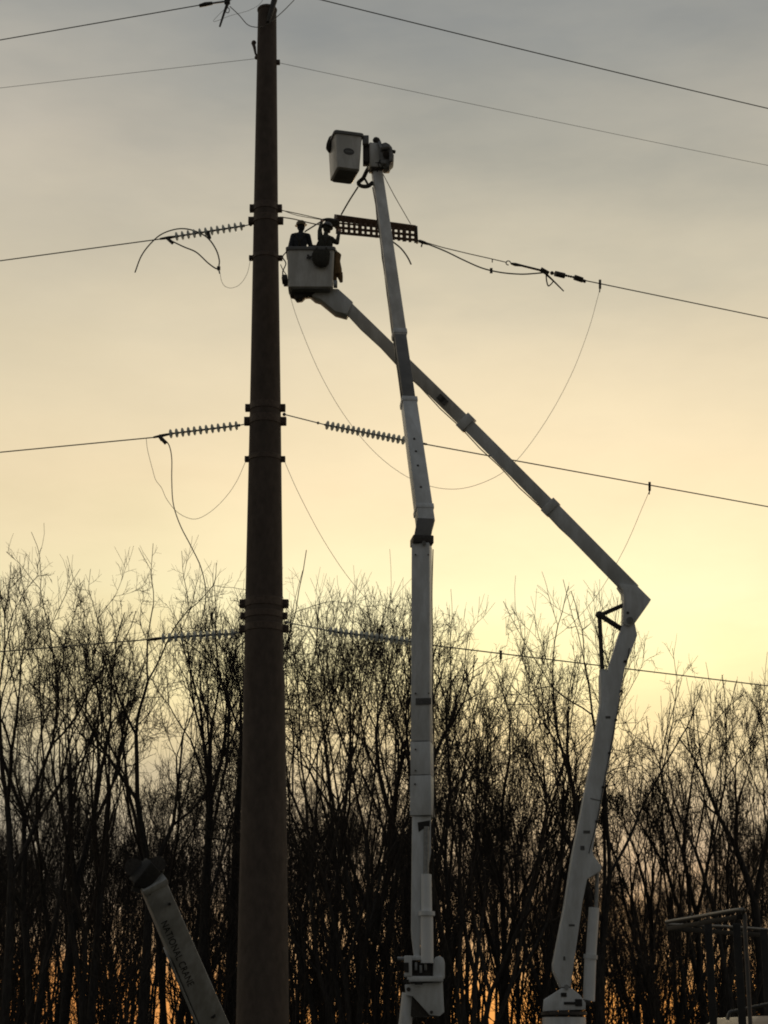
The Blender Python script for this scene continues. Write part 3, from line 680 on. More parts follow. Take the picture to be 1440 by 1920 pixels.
part('lift_cylinder', 'cylinder', lb, lambda b: b.tube([at(799, 1640, MY + .02), at(800, 1712, MY - .04)], .115, 16))
part('lift_cylinder', 'cylinder', lb, lambda b: b.tube([at(800, 1714, MY - .04), at(801, 1806, MY - .06)], .135, 16))
part('cylinder_collar', 'white', lb, lambda b: b.tube([at(800, 1709, MY - .04), at(800, 1717, MY - .04)], .175, 16))
part('cylinder_rod', 'steel', lb, lambda b: b.tube([at(800, 1550, MY + .02), at(799, 1642, MY + .02)], .06, 12))
part('slot', 'dark', lb, lambda b: b.prism(mp_([(783, 1542), (806, 1538), (806, 1556), (800, 1556), (799, 1590), (797, 1552), (785, 1560)], .012), (0, .01, 0)))
lb2 = part('lower_boom', 'white', mt, lambda b: (b.beam(at(791, 1022, MY + .2), at(791, 1392, MY + .2), .405, .42, .42, .44, R(9))), .02)
part('boom_sleeve', 'white', lb2, lambda b: b.beam(at(791, 1393.5, MY + .2), at(791.5, 1455, MY + .2), .44, .46, .44, .46, R(9)), .015)
part('boom_sleeve', 'white', lb2, lambda b: b.beam(at(791.5, 1456.5, MY + .2), at(792, 1531, MY + .2), .46, .48, .47, .49, R(9)), .015)
part('label_plate', 'label', lb2, lambda b: b.beam(at(794, 1309, MY - .035), at(794, 1321, MY - .035), .34, .03, .34, .03, R(9)))
el = part('elbow', 'greyfib', mt, lambda b: b.loft([b.rectring(at(791, 1023, MY + .2), V((.19, 0.03, 0)), V((0, .2, 0))), b.rectring(at(792, 1008, MY + .2), V((.19, .03, 0)), V((0, .2, 0))), b.rectring(at(798, 976, MY + .25), V((.19, .03, 0)), V((0, .2, 0)))]), .012)
part('elbow_collar', 'darksteel', el, lambda b: b.beam(at(791, 1023, MY + .2), at(791, 1008, MY + .2), .47, .48, .47, .48, R(9)), .02)
part('pin', 'steel', el, lambda b: b.cyl(at(795, 1018, MY - .1), at(795, 1018, MY + .0), .05, 10))
T = R(14)
def MU(t, dx=0, dy=0):    # along the upper boom, elbow to tip; it leans away from the camera
    x = 798 + (706 - 798)*t; y = 985 + (318 - 985)*t
    return at(x + dx, y + dy, 39.25 + 4.25*t)
ub = part('upper_boom', 'white', mt, lambda b: b.beam(MU(0), MU(.342), .385, .36, .345, .33, T), .015)
part('inner_boom', 'greyfib', ub, lambda b: b.beam(MU(.335), MU(.532), .300, .29, .295, .285, T), .012)
tip = part('fibreglass_boom', 'fibre', ub, lambda b: b.beam(MU(.526), MU(1.0), .325, .30, .265, .25, T), .02)
for t_, w_ in ((.035, .4), (.338, .362), (.53, .33)):
    part('wear_collar', 'white', ub, lambda b: b.beam(MU(t_), MU(t_ + .012), w_ + .02, w_, w_ + .02, w_, T), .01)
for t_ in (.10, .16, .20, .235):
    part('bolt', 'darksteel', ub, lambda b: b.cyl(MU(t_) + V((0.0, -.16, 0)), MU(t_) + V((0.0, -.22, 0)), .028, 8))
part('hose', 'dark', ub, lambda b: b.tube([MU(t_, -14 + 2*t_ + (1.6 if k % 2 else 0), 0) for k, t_ in enumerate([i*.05 for i in range(1, 20)])], .012, 6))
# boom tip head, jib winch
hd = part('tip_head', 'fibre', mt, lambda b: b.beam(at(703, 318, 43.4), at(702, 273, 43.4), .32, .34, .36, .36, T), .03)
part('tip_collar', 'darksteel', hd, lambda b: b.beam(at(706, 322, 43.45), at(704, 307, 43.4), .34, .34, .36, .36, T), .02)
WP = [(712.5, 269.4), (723, 265.7), (730, 269.4), (735.5, 275.6), (736, 284), (738.6, 290), (737.5, 301.7), (732, 307), (730, 313), (718.8, 313), (716.7, 308), (712, 301.7), (711.5, 278.8)]
part('jib_winch', 'winchgrey', hd, lambda b: b.prism([at(x, y, 43.2) for x, y in WP], (0, .4, 0)), .03)
part('winch_drum', 'darksteel', hd, lambda b: (b.cyl(at(724.5, 290, 43.12), at(724.5, 290, 43.22), .095, 16), b.cyl(at(724.5, 290, 43.08), at(724.5, 290, 43.14), .03, 10)))
part('winch_cover', 'winchgrey', hd, lambda b: (b.beam(at(714, 278, 43.12), at(731, 276, 43.12), .07, .14), b.beam(at(733, 287, 43.14), at(733, 304, 43.14), .09, .12), b.box(at(719, 305, 43.14), .12, .12, .10)), .012)
part('winch_motor', 'darksteel', hd, lambda b: (b.cyl(at(731, 283, 43.25), at(741, 285, 43.3), .05, 10), b.cyl(at(722, 311, 43.3), at(729, 312, 43.3), .07, 12)), .008)
part('hose', 'dark', hd, lambda b: b.tube(smoothpts([at(713, 300, 43.1), at(709, 306, 43.05), at(711, 314, 43.1), at(707, 322, 43.2)], 4), .014, 6))
part('jib_hook', 'darksteel', hd, lambda b: (b.tube([at(714, 283, 43.3), at(710, 268, 43.3), at(706, 262, 43.3)], [.06, .075, .085], 10), b.ball(at(705, 263, 43.3), .09, 8)))
part('jib_arm', 'steel', hd, lambda b: b.beam(at(711, 266, 43.2), at(716, 283, 43.2), .07, .08), .01)
part('bucket_mount', 'darksteel', hd, lambda b: (b.beam(at(686, 258, 43.4), at(686, 308, 43.4), .16, .3), b.beam(at(684, 300, 43.5), at(704, 300, 43.5), .24, .3)), .02)
part('mount_cover', 'greyfib', hd, lambda b: b.beam(at(685.5, 256, 43.2), at(685.5, 272, 43.2), .17, .16), .03)
part('leveling_bracket', 'darksteel', hd, lambda b: (b.tube(smoothpts([at(694, 310, 43.5), at(687, 322, 43.6), at(681, 334, 43.6), at(672, 343, 43.6), at(678, 349, 43.5), at(690, 349, 43.4), at(699, 342, 43.4)], 4), .055, 8), b.tube([at(681, 330, 43.6), at(690, 346, 43.5)], .03, 6)))
def rrect(c, w, d, rot, z, r=.07, k=4):
    out = []
    for cx, cy, a0 in ((w/2 - r, d/2 - r, 0), (-w/2 + r, d/2 - r, 90), (-w/2 + r, -d/2 + r, 180), (w/2 - r, -d/2 + r, 270)):
        for i in range(k):
            a = R(a0 + 90*i/(k-1)); x = cx + r*math.cos(a); y = cy + r*math.sin(a)
            out.append(V((c.x + x*math.cos(rot) - y*math.sin(rot), c.y + x*math.sin(rot) + y*math.cos(rot), z)))
    return out
def bucket(root, top_c, w, d, h, rot, wb, db, m='fibre'):
    z = top_c.z
    bk = part('bucket', m, root, lambda b: b.loft([rrect(top_c, wb*.9, db*.9, rot, z - h), rrect(top_c, wb, db, rot, z - h + .025), rrect(top_c, w, d, rot, z - .04), rrect(top_c, w - .05, d - .05, rot, z - .04), rrect(top_c, wb - .06, db - .06, rot, z - h + .06)]))
    ORIGIN[bk.name] = ORIGIN[root.name]
    part('rim', 'greyfib', bk, lambda b: b.loft([rrect(top_c, w + .07, d + .07, rot, z - .07), rrect(top_c, w + .08, d + .08, rot, z), rrect(top_c, w + .05, d + .05, rot, z + .02), rrect(top_c, w - .06, d - .06, rot, z + .02), rrect(top_c, w - .06, d - .06, rot, z - .07), rrect(top_c, w + .07, d + .07, rot, z - .07)], False))
    part('floor_pan', 'greyfib', bk, lambda b: b.loft([rrect(top_c, wb*.86, db*.86, rot, z - h - .03), rrect(top_c, wb*.9, db*.9, rot, z - h - .002)]))
    return bk
fc = at(654, 249, 43.0); rot = R(15)
bc = fc + V((-math.sin(rot), math.cos(rot), 0)) * .42
bk = bucket(mt, bc, .74, .88, 1.06, rot, .62, .86)
en = V((math.sin(rot), -math.cos(rot), 0)); ex = V((math.cos(rot), math.sin(rot), 0)); ec = bc + en*.432 + V((.0, 0, -.56))
def oval_plate(b, rx, rz, d0, d1):
    b.loft([[ec + ex*math.cos(a)*rx + V((0, 0, math.sin(a)*rz)) + en*d for a in [i*2*math.pi/20 for i in range(20)]] for d in (d0, d1)])
part('emblem', 'label', bk, lambda b: oval_plate(b, .15, .10, -.02, .006))
part('emblem_mark', 'greyfib', bk, lambda b: oval_plate(b, .11, .022, .0, .010))
# --- right bucket truck
QY = 43.0
p1 = at(1060, 1915, QY)
rtk = thing('bucket_truck', 'bucket truck with bent white boom holding the two workers', 'truck', (p1.x, QY, GZ), 'bucket trucks working on the line')
chassis(rtk, p1.x, QY + .3, 8.2, 1, GZ)
part('pedestal', 'white', rtk, lambda b: b.tube([V((p1.x, QY + .3, GZ + 1.2)), V((p1.x, QY + .3, at(1060, 1907, QY).z)), ], [.55, .50], 22))
tr = part('turret', 'white', rtk, lambda b: b.prism([at(x, y, QY - .05) for x, y in [(1053, 1853), (1020, 1874), (1018, 1896), (1098, 1893), (1098, 1880), (1088, 1866), (1071, 1852)]], (0, .12, 0)), .015)
part('turret_plate', 'white', tr, lambda b: b.prism([at(x, y, QY + .55) for x, y in [(1053, 1853), (1020, 1874), (1018, 1896), (1098, 1893), (1098, 1880), (1088, 1866), (1071, 1852)]], (0, .12, 0)), .015)
part('turret_core', 'darksteel', tr, lambda b: b.box(at(1058, 1882, QY + .31), .8, .46, .22), .02)
part('rotation_bearing', 'darksteel', tr, lambda b: b.lathe([(.5, -.04), (.54, -.03), (.54, .03), (.5, .04)], 24, Matrix.Translation(V((p1.x, QY + .3, at(1060, 1900, QY).z)))))
part('slot', 'dark', tr, lambda b: b.box(at(1057, 1865, QY - .06), .13, .02, .09))
part('slot', 'dark', tr, lambda b: b.box(at(1068, 1881, QY - .06), .26, .02, .06))
part('slot', 'dark', tr, lambda b: b.box(at(1085, 1880, QY - .06), .16, .02, .16))
part('pin', 'steel', tr, lambda b: b.cyl(at(1062, 1851, QY - .1), at(1062, 1851, QY + .7), .06, 12))
LBP = [(1052, 1851), (1070, 1850), (1078, 1793), (1092, 1693), (1101, 1648), (1127, 1633), (1128, 1624), (1113, 1604), (1111, 1593), (1128, 1501), (1151, 1384), (1161, 1312), (1172, 1252), (1195, 1191), (1190, 1167), (1169, 1166), (1160, 1192), (1141, 1252), (1140, 1259), (1126, 1260), (1127, 1315), (1108, 1432), (1073, 1607), (1060, 1693), (1038, 1807), (1038, 1818)]
lb = part('lower_boom', 'white', rtk, lambda b: b.prism([at(x, y, QY) for x, y in LBP], (0, .5, 0)), .012)
part('seam', 'label', lb, lambda b: b.beam(at(1107, 1497, QY - .004), at(1128, 1502, QY - .004), .02, .008))
part('label_plate', 'label', lb, lambda b: b.box(at(1058, 1797, QY - .005), .05, .01, .09))
part('cylinder_rod', 'steel', lb, lambda b: b.tube([at(1120, 1634, QY + .25), at(1118, 1704, QY + .25)], .045, 12))
part('lift_cylinder', 'cylinder', lb, lambda b: b.tube([at(1114, 1702, QY + .25), at(1108, 1792, QY + .25)], .125, 16))
part('lift_cylinder', 'cylinder', lb, lambda b: b.tube([at(1107, 1795, QY + .25), at(1104, 1877, QY + .25)], .14, 16))
part('cylinder_collar', 'white', lb, lambda b: b.tube([at(1107.5, 1790, QY + .25), at(1107, 1798, QY + .25)], .165, 16))
part('cylinder_foot', 'darksteel', lb, lambda b: b.beam(at(1086, 1877, QY + .25), at(1106, 1881, QY + .25), .12, .3), .01)
elb = part('elbow', 'white', rtk, lambda b: b.prism([at(x, y, QY - .06) for x, y in [(1160, 1094), (1168, 1106), (1170, 1120), (1169, 1168), (1178, 1174), (1192, 1165), (1221, 1124), (1195, 1098)]], (0, .5, 0)), .012)
part('pin', 'steel', elb, lambda b: b.cyl(at(1181, 1163, QY - .1), at(1181, 1163, QY + .1), .085, 16))
part('pin', 'label', elb, lambda b: b.cyl(at(1177, 1149, QY - .08), at(1177, 1149, QY + .1), .035, 12))
lk = part('elbow_link', 'darksteel', rtk, lambda b: (b.tube([at(1124, 1154, QY + .25), at(1170, 1134, QY + .25)], .055, 10), b.ball(at(1124, 1153, QY + .25), .1, 10)))
part('link_arm', 'darksteel', lk, lambda b: b.beam(at(1126, 1154, QY + .25), at(1166, 1180, QY + .25), .13, .2), .015)
part('link_rod', 'darksteel', lk, lambda b: b.tube([at(1124, 1156, QY + .25), at(1129, 1258, QY + .25)], .055, 10))
part('cable_hose', 'dark', lk, lambda b: b.tube(smoothpts([at(1128, 1216, QY + .1), at(1137, 1230, QY + .1), at(1142, 1248, QY + .1)], 4), .015, 6))
part('cylinder_sheath', 'white', lk, lambda b: b.tube([at(1131, 1256, QY + .2), at(1131, 1310, QY + .2)], .10, 12))
def QU(x, y, o=.2): return at(x, y, QY + o)
ub = part('upper_boom', 'white', rtk, lambda b: b.beam(QU(1186, 1108), QU(1033, 952), .40, .36, .385, .34), .012)
part('inner_boom', 'white', ub, lambda b: b.beam(QU(1035, 954), QU(868, 787), .335, .30, .325, .28), .01)
part('fibreglass_boom', 'fibre', ub, lambda b: b.beam(QU(872, 791), QU(640, 565), .325, .27, .315, .25), .02)
part('wear_collar', 'white', ub, lambda b: b.beam(QU(1038, 957), QU(1027, 946), .45, .42), .012)
part('wear_collar', 'white', ub, lambda b: b.beam(QU(880, 799), QU(868, 787), .45, .40), .012)
for (x, y) in ((829, 747), (834, 752)):
    part('warning_plate', 'label', ub, lambda b: b.beam(QU(x - 7, y - 5, .05), QU(x + 3, y + 5, .05), .16, .02))
part('boom_head', 'white', ub, lambda b: b.prism([at(x, y, QY + .02) for x, y in [(577, 546), (600, 541), (634, 541), (662, 566), (650, 589), (628, 583), (600, 560), (590, 557)]], (0, .42, 0)), .02)
part('hose', 'dark', ub, lambda b: b.tube([QU(1160 - 520*t, 1098 - 520*t + (3 if k % 2 else 0), .43) for k, t in enumerate([i/14 for i in range(15)])], .014, 6))
fc = at(582.5, 464, 42.7); bc = fc + V((0, .31, 0))
bk2 = bucket(rtk, bc, 1.22, .62, 1.10, 0, 1.15, .56)
bz = bc.z - 1.05
part('bucket_mount', 'darksteel', bk2, lambda b: (b.prism([at(x, y, 43.0) for x, y in [(541, 540), (600, 541), (586, 552), (572, 553), (566, 559), (556, 560), (551, 553), (545, 552)]], (0, .3, 0)),), .02)
part('control_valve', 'darksteel', bk2, lambda b: (b.box(at(534, 524, 42.9), .14, .3, .16), b.box(at(536, 531, 43.0), .12, .2, .12), b.cyl(at(528, 521, 42.9), at(536, 521, 42.9), .04, 8)), .02)
part('hose', 'dark', bk2, lambda b: b.tube(smoothpts([at(537, 472, 43.0), at(530, 482, 43.0), at(536, 494, 43.0), at(530, 510, 43.0), at(533, 522, 43.0)], 5), .016, 6))
part('hose', 'dark', bk2, lambda b: b.tube(smoothpts([at(526, 496, 43.0), at(530, 505, 43.0), at(536, 514, 43.0)], 5), .012, 6))
part('step_bracket', 'steel', bk2, lambda b: b.box(at(629, 533, 42.9), .1, .2, .14), .01)
for k, (x, y) in enumerate(((1172, 1240), (1165, 1296), (1155, 1350), (1143, 1412), (1131, 1476), (1119, 1540))):
    part('hose_clip', 'darksteel', lb, lambda b: b.box(at(x, y, QY - .01), .07, .05, .05), .006)
part('hose', 'dark', lb, lambda b: b.tube(smoothpts([at(x, y, QY - .03) for x, y in ((1180, 1215), (1176, 1240), (1165, 1296), (1155, 1350), (1143, 1412), (1131, 1476), (1119, 1540), (1104, 1600))], 4), .011, 6))
for x, y, w_, h_ in ((1100, 1560, .16, .07), (1092, 1590, .10, .10), (1140, 1345, .12, .06), (1072, 1735, .14, .05)):
    part('decal', 'label', lb, lambda b: b.box(at(x, y, QY - .004), w_, .006, h_))
for x, y in ((779, 1040), (803, 1040), (779, 1300), (804, 1300), (779, 1405), (805, 1405), (779, 1445), (805, 1445), (778, 1470), (806, 1470)):
    part('bolt', 'darksteel', lb2, lambda b: b.cyl(at(x, y, MY - .05), at(x, y, MY + .06), .018, 8))
part('hose', 'dark', lb2, lambda b: b.tube(smoothpts([at(x, y, MY + .1) for x, y in ((812, 1030), (810, 1120), (812, 1220), (811, 1310), (814, 1400), (814, 1500), (812, 1600), (814, 1700))], 4), .012, 6))
# --- things hung on the buckets
t = thing('tool_bag', 'dark canvas tool bag hung on the front of the occupied bucket', 'bag', at(600, 495, 42.62))
def bagf(b):
    rings = []
    for y, x0, x1, th in ((470, 588, 618, .08), (476, 585, 619, .15), (488, 585, 618, .19), (496, 589, 616, .17), (500, 595, 612, .10)):
        a = at(x0, y, 42.62); c = at(x1, y, 42.62); m_ = (a + c)/2; rx = (c.x - a.x)/2
        rings.append([m_ + V((math.cos(q)*rx, math.sin(q)*th/2, 0)) for q in [i*2*math.pi/16 for i in range(16)]])
    b.loft(rings)
part('pouch', 'canvas', t, bagf)
part('strap', 'canvas', t, lambda b: b.tube([at(590, 474, 42.6), at(594, 465, 42.62), at(596, 462, 42.75)], .02, 6))
part('strap', 'canvas', t, lambda b: b.tube([at(614, 474, 42.6), at(612, 465, 42.62), at(611, 462, 42.75)], .02, 6))
part('tool', 'darksteel', t, lambda b: (b.tube([at(575, 484, 42.66), at(588, 480, 42.63)], .022, 6), b.tube([at(577, 478, 42.66), at(581, 484, 42.65)], .03, 6)))
t = thing('work_glove_bag', 'tan canvas apron with two tails hung on the right side of the bucket', 'bag', at(634, 520, 42.9))
def apron(b):
    rings = []
    for y, x0, x1, th in ((474, 626, 636, .16), (478, 625, 640, .26), (490, 625, 638, .30), (505, 624, 641, .30), (516, 624, 641, .26)):
        a = at(x0, y, 43.0); c = at(x1, y, 43.0); m_ = (a + c)/2; rx = (c.x - a.x)/2
        rings.append([m_ + V((math.cos(q)*rx, math.sin(q)*th/2, 0)) for q in [i*2*math.pi/12 for i in range(12)]])
    b.loft(rings)
part('apron', 'leather', t, apron)
part('tail', 'leather', t, lambda b: b.tube([at(628, 512, 43.0), at(627, 520, 43.0), at(629, 527, 43.0)], [.09, .07, .04], 8))
part('tail', 'leather', t, lambda b: b.tube([at(636, 512, 43.0), at(638, 520, 43.0), at(640, 529, 43.0)], [.09, .07, .04], 8))
part('strap', 'canvas', t, lambda b: b.tube([at(622, 465, 42.9), at(628, 470, 42.95), at(633, 478, 43.0)], [.03, .045, .05], 6))
t = thing('tool_bag', 'olive bag slung over the left side of the empty bucket', 'bag', at(618, 275, 43.5))
def bag2(b):
    rings = []
    for y, x0, x1, th in ((256, 622, 628, .2), (260, 616, 629, .34), (270, 612, 628, .40), (278, 611, 624, .36), (284, 615, 621, .2)):
        a = at(x0, y, 43.5); c = at(x1, y, 43.5); m_ = (a + c)/2; rx = (c.x - a.x)/2
        rings.append([m_ + V((math.cos(q)*rx, math.sin(q)*th/2, 0)) for q in [i*2*math.pi/12 for i in range(12)]])
    b.loft(rings)
part('pouch', 'canvas', t, bag2)
part('strap', 'canvas', t, lambda b: b.tube([at(622, 258, 43.4), at(627, 251, 43.4), at(634, 249, 43.4)], .025, 6))

# ------------------------------------------------------------------ the two workers
def person(label, joints, Yc, m, hatm, hat_tilt, face, floor_z, px_to):
    """joints: photo pixels (+ depth offset) of the visible upper body; legs reach the bucket floor"""
    J = {k: at(x, y, Yc + o) for k, (x, y, o) in joints.items()}
    pel = J['pelvis']; root = V((pel.x, pel.y, floor_z))
    t = thing('person', label, 'person', root)
    b = MB()
    def cap(a, c, r0, r1, n=10):
        a = V(a); c = V(c); b.tube([a, a.lerp(c, .5), c], [r0, (r0 + r1)/2, r1], n); b.ball(a, r0, 8); b.ball(c, r1, 8)
    ch = J['chest']; nk = J['neck']; hd_ = J['head']
    side = (J['sr'] - J['sl']).normalized()
    def oval(c, rx, ry, n=14):
        f = side.cross(V((0, 0, 1))).normalized()
        return [c + side*math.cos(q)*rx + f*math.sin(q)*ry for q in [i*2*math.pi/n for i in range(n)]]
    mid = pel.lerp(ch, .5)
    b.loft([oval(pel - V((0, 0, .10)), .15, .11), oval(pel, .175, .125), oval(mid, .165, .115), oval(ch, .20, .13), oval((J['sl'] + J['sr'])/2 + V((0, 0, .03)), .17, .10), oval(nk - V((0, 0, .02)), .065, .065)])
    cap(nk - V((0, 0, .06)), nk + V((0, 0, .05)), .072, .064)
    for s_ in ('sl', 'sr'): cap(nk - V((0, 0, .03)), J[s_] + V((0, 0, .015)), .062, .080)
    b.ball(hd_, .112, 12, (.90, .98, 1.10))
    f = V(face).normalized()
    b.ball(hd_ + f*.10 - V((0, 0, .015)), .022, 6, (.8, .9, 1.2))               # nose
    b.ball(hd_ + f*.075 - V((0, 0, .07)), .045, 8)                                # jaw
    sd_ = f.cross(V((0, 0, 1))).normalized()
    for s in (-1, 1): b.ball(hd_ + sd_*s*.092 - V((0, 0, .01)), .026, 6, (.7, 1, 1.3))   # ears
    hands = []
    for s in ('l', 'r'):
        sh, eb, hn = J['s' + s], J['e' + s], J['h' + s]
        cap(sh, eb, .082, .060); cap(eb, hn, .058, .042)
        d = (hn - eb).normalized(); sdv = d.cross(V((0, 1, .2))).normalized(); pm = hn + d*.05
        cap(hn, pm, .038, .040); hands.append(pm)
        for k, ln in enumerate((.055, .07, .075, .068)):
            a = pm + sdv*(k - 1.5)*.021 + d*.03; kn = a + d*ln*.6 + V((0, .01, 0)); e = kn + (d + V((0, .7, -.3))).normalized()*ln*.5
            cap(a, kn, .0115, .011, 6); cap(kn, e, .011, .009, 6)
        th0 = pm - sdv*.036 - d*.02; cap(th0, th0 - sdv*.03 + d*.04, .014, .012, 6); cap(th0 - sdv*.03 + d*.04, th0 - sdv*.03 + d*.07, .012, .010, 6)
    for s in (-1, 1):
        hip = pel + side*s*.085 - V((0, 0, .06)); kn = V((hip.x + s*.01, hip.y - .02, floor_z + (pel.z - floor_z)*.5)); an = V((hip.x + s*.02, hip.y + .02, floor_z + .085))
        cap(hip, kn, .105, .070); cap(kn, an, .068, .048)
        cap(an + V((0, .02, -.035)), an + V((0, -.0, -.035)) + V((f.x, f.y, 0)).normalized()*.14, .045, .036)
    o = b.build('body', m, t)
    md = o.modifiers.new('r', 'REMESH'); md.mode = 'VOXEL'; md.voxel_size = .009
    sm = o.modifiers.new('s', 'SMOOTH'); sm.iterations = 2; sm.factor = .4
    dg = bpy.context.evaluated_depsgraph_get(); me = bpy.data.meshes.new_from_object(o.evaluated_get(dg))
    o.modifiers.clear(); o.data = me; me.materials.clear(); me.materials.append(M[m]); me.materials.append(M['skin'])
    hl = hd_ - root; hs = [h_ - root for h_ in hands]
    for p in me.polygons:
        c = p.center
        p.use_smooth = True
        p.material_index = 1 if ((c - hl).length < .16 and c.z > hl.z - .12 and (c - hl).dot(f) > .035) or any((c - q).length < .10 for q in hs) else 0
    q = Matrix.Translation(hd_ + V((0, 0, .03))) @ Matrix.Rotation(hat_tilt[0], 4, 'Y') @ Matrix.Rotation(hat_tilt[1], 4, 'X')
    hat = part('hard_hat', hatm, t, lambda b: b.lathe([(.158, .014), (.162, .024), (.132, .040), (.127, .07), (.115, .105), (.088, .135), (.05, .152), (.008, .158)], 20, q))
    part('harness', 'canvas', t, lambda b: (b.tube([J['sl'] + V((.05, -.10, .06)), ch + V((0, -.145, -.05)), pel + V((.1, -.14, .05))], .018, 6), b.tube([J['sr'] + V((-.05, -.10, .06)), ch + V((0, -.145, -.05)), pel + V((-.1, -.14, .05))], .018, 6)))
    part('belt', 'canvas', t, lambda b: b.loft([oval(pel + V((0, 0, .03)), .185, .135), oval(pel + V((0, 0, .09)), .185, .135)]))
    return t
person('worker in brown hard hat standing at the left end of the bucket', dict(
    pelvis=(563, 484, 0), chest=(562, 455, 0), neck=(564, 437, 0), head=(564.5, 426, 0), sl=(550, 444, .02), sr=(577, 444, -.02),
    el=(544, 463, -.06), hl=(550, 471, -.16), er=(583, 463, .05), hr=(591, 462, .12)), 43.0, 'cloth', 'hat', (R(-6), R(8)), (.3, .9, .1), bz, 70)
person('worker reaching both arms up to the cradle at the right end of the bucket', dict(
    pelvis=(609, 484, 0), chest=(610, 458, 0), neck=(611, 441, .04), head=(613, 429, .10), sl=(601, 448, .0), sr=(622, 450, .0),
    el=(599.5, 433, .10), hl=(603, 416, .45), er=(632, 455, .10), hr=(636, 434, .40)), 43.0, 'cloth2', 'hat2', (R(14), R(-6)), (.7, .7, .2), bz, 70)
cable('lanyard', [at(593, 463, 42.95), at(597, 454, 43.0), at(602, 449, 43.05)], .028, 'canvas', 'dark strap slanting between the two workers over the bucket rim', 'strap', None, 6, 3)

# ------------------------------------------------------------------ crane boom, left
c0 = at(283, 1650, 34.5); c1 = at(397, 1916, 36.6)
ax = (c1 - c0).normalized(); c2 = c0 + ax * ((c0.z - (GZ + 1.35)) / -ax.z)
ck = thing('crane_truck', 'truck crane with lettered pale telescoping boom, left of the brown pole', 'truck', (c2.x, c2.y, GZ))
chassis(ck, c2.x, c2.y, 8.0, -1, GZ)
L = (c2 - c0).length
bm_ = part('crane_boom', 'cranepaint', ck, lambda b: b.beam(c0, c2, .46, .50, .60, .62, R(-6)), .03)
vw = ((c0 + c1)/2 - EYE).normalized(); sd2 = ax.cross(vw).normalized(); dp2 = sd2.cross(ax).normalized()
if dp2.dot(vw) < 0: dp2 = -dp2
qq = Matrix.Rotation(R(-6), 3, ax); sd2 = qq @ sd2; dp2 = qq @ dp2
if sd2.x < 0: sd2 = -sd2
part('boom_flange', 'cranepaint', bm_, lambda b: b.beam(c0 + ax*1.6 - sd2*.27, c2 - sd2*.30, .05, .54), .01)
part('boom_collar', 'cranepaint', bm_, lambda b: b.beam(c0 - ax*.02, c0 + ax*.10, .50, .54, .50, .54, R(-6)), .01)
part('pin_hole', 'dark', bm_, lambda b: b.cyl(at(399, 1904, 36.2), at(399, 1904, 36.33), .055, 14))
for k, (x, y) in enumerate(((280, 1676), (318, 1695))):
    part('bolt', 'dark', bm_, lambda b: b.cyl(at(x, y, 34.35 + k*.1), at(x, y, 34.6 + k*.1), .03, 8))
shv = part('sheave_head', 'dark', ck, lambda b: (b.beam(c0 - ax*.02 - sd2*.0, c0 - ax*.30 - sd2*.12, .42, .4, .5, .3), b.beam(at(240, 1632, 34.6), at(306, 1622, 34.6), .26, .34)), .03)
part('sheave', 'darksteel', shv, lambda b: (b.cyl(at(250, 1626, 34.4), at(250, 1626, 34.8), .17, 18),))
part('sheave', 'darksteel', shv, lambda b: (b.cyl(at(296, 1620, 34.4), at(296, 1620, 34.8), .15, 18),))
part('sheave_bracket', 'darksteel', shv, lambda b: b.beam(at(255, 1668, 34.4), at(262, 1650, 34.5), .16, .2), .01)
part('turntable', 'darksteel', ck, lambda b: (b.lathe([(.7, -.1), (.72, 0), (.6, .25), (.5, .3)], 20, Matrix.Translation(V((c2.x, c2.y, GZ + 1.3)))), b.box(c2, .8, .9, .5)))
fcv = bpy.data.curves.new('lettering', 'FONT'); fcv.body = 'NATIONAL CRANE'; fcv.size = .185; fcv.extrude = .002; fcv.align_y = 'CENTER'; fcv.space_character = 1.06
fo = bpy.data.objects.new('lettering', fcv); COL.objects.link(fo)
dg = bpy.context.evaluated_depsgraph_get(); tm = bpy.data.meshes.new_from_object(fo.evaluated_get(dg)); bpy.data.objects.remove(fo)
tm.materials.clear(); tm.materials.append(M['ink'])
lo = bpy.data.objects.new('lettering', tm); COL.objects.link(lo); lo.parent = bm_
s0 = .76; fr = s0 / L; half = (.50 + (.62 - .50)*fr)/2
org = c0 + ax*s0 - dp2*(half + .006 + .012) - sd2*.12
txt = ax; up = sd2; nz = txt.cross(up)
wl = max(v.co.x for v in tm.vertices); k = 1.55 / wl
lo.matrix_local = Matrix.Translation(org - ORIGIN[ck.name]) @ Matrix(((txt.x*k, up.x*1.05, nz.x, 0), (txt.y*k, up.y*1.05, nz.y, 0), (txt.z*k, up.z*1.05, nz.z, 0), (0, 0, 0, 1)))

# ------------------------------------------------------------------ vehicle with overhead rack, right
RZ = at(1250, 1727, 15.0).z
A, Bq, Cq = atz(1250, 1729, RZ), atz(1386, 1706, RZ), atz(1462, 1745, RZ)
gz2 = ground_z(3, 15)
rv = thing('service_vehicle', 'tan vehicle under a grey tubular overhead rack, lower right corner', 'truck', (A.x + 1.2, A.y, gz2))
Dq = Bq + (Cq - A)
part('rack_tube', 'rackpaint', rv, lambda b: b.tube(smoothpts([A, A.lerp(Bq, .5), Bq, at(1394, 1712, Bq.y), at(1397, 1726, Bq.y), at(1398, 1760, Bq.y), V((at(1398, 1760, Bq.y).x, Bq.y, gz2 + .6))], 6), .016, 10))
part('rack_tube', 'rackpaint', rv, lambda b: b.tube([A + V((0, 0, -.02)), A.lerp(Cq, .5), Cq, Cq + (Cq - A)*.8], .013, 10))
part('underside_shade_rail', 'dark', rv, lambda b: b.beam(A + V((.02, 0, -.05)), Bq + V((0, 0, -.05)), .035, .05), .004)  # added black strip: the tube's shaded underside put into colour
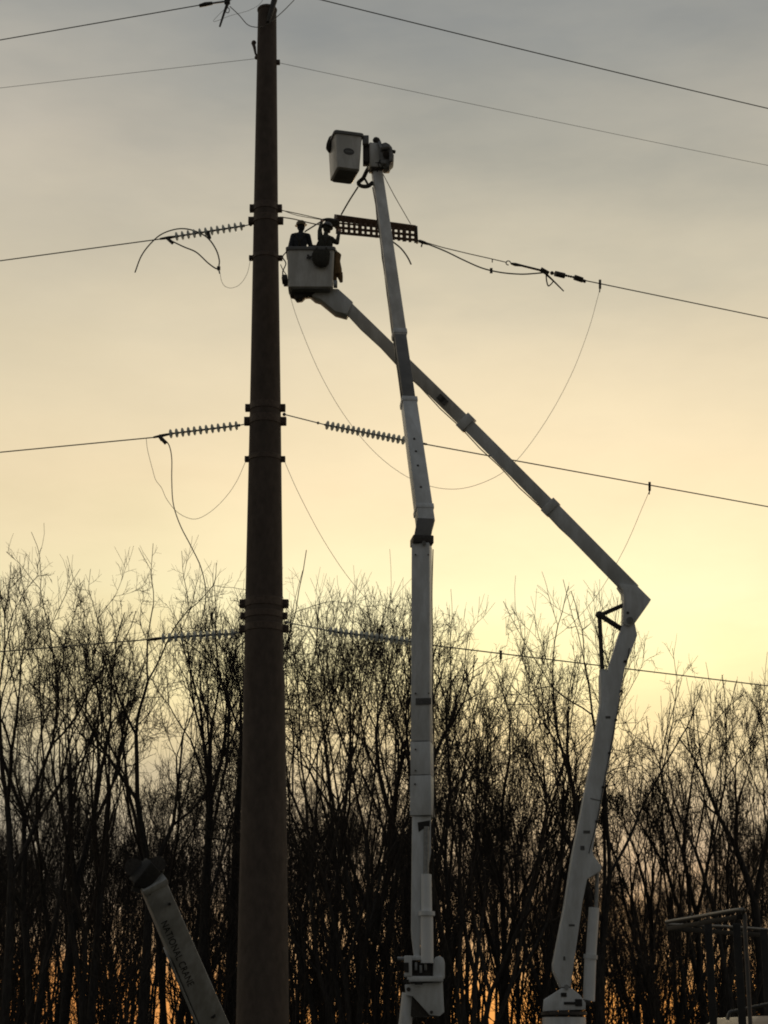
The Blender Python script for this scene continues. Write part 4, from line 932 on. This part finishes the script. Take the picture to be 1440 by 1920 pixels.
part('underside_shade_rail', 'dark', rv, lambda b: b.beam(A + V((.02, .02, -.05)), Cq + (Cq - A)*.8 + V((0, 0, -.05)), .04, .05), .004)  # same for the second tube, its dark underside as a black strip
for x, yy, yd in ((1327, 1722, 15.2), (1381, 1732, 14.4)):
    p = at(x, yy, yd); part('post', 'dark', rv, lambda b: b.beam(p, V((p.x + .01, yd, gz2 + .5)), .062, .06), .006)
p = at(1432, 1742, 15.9); part('post', 'dark', rv, lambda b: b.beam(p, V((p.x, 15.9, gz2 + .5)), .06, .06), .006)
for x, y in ((1298, 1717), (1328, 1709)):
    part('rack_bolt', 'rackpaint', rv, lambda b: b.cyl(at(x, y + 2, 14.6), at(x, y - 6, 14.6), .008, 6))
roof = at(1380, 1912, 14.8); rzz = at(1400, 1906, 15.2).z
cabv = part('cab_body', 'tan', rv, lambda b: b.loft([rrect(V((roof.x + .95, 15.6, 0)), 2.0, 1.7, R(8), gz2 + .45, .2), rrect(V((roof.x + .95, 15.6, 0)), 2.0, 1.7, R(8), gz2 + 1.1, .2), rrect(V((roof.x + .95, 15.6, 0)), 1.9, 1.5, R(8), rzz - .08, .2), rrect(V((roof.x + .95, 15.6, 0)), 1.7, 1.3, R(8), rzz, .2)]), .02)
part('roof_bar', 'rackpaint', cabv, lambda b: b.tube(smoothpts([at(1364, 1912, 14.6), at(1368, 1899, 14.6), at(1378, 1896, 14.6), at(1420, 1887, 14.5), at(1450, 1881, 14.4)], 4), .014, 8))
part('window', 'glass', cabv, lambda b: b.prism([V((roof.x + .25, 14.70, gz2 + 1.15)), V((roof.x + 1.6, 14.90, gz2 + 1.15)), V((roof.x + 1.5, 14.96, rzz - .2)), V((roof.x + .35, 14.80, rzz - .2))], (0, .02, 0)))
part('hood', 'tan', rv, lambda b: b.box(V((roof.x + 2.6, 15.8, gz2 + .8)), 1.5, 1.6, .7, R(8)), .08)
for u in (.2, 2.8):
    for v in (-.8, .8): wheel(rv, V((roof.x + u, 15.65 + v + u*.12, gz2 + .36)), .36, .24)
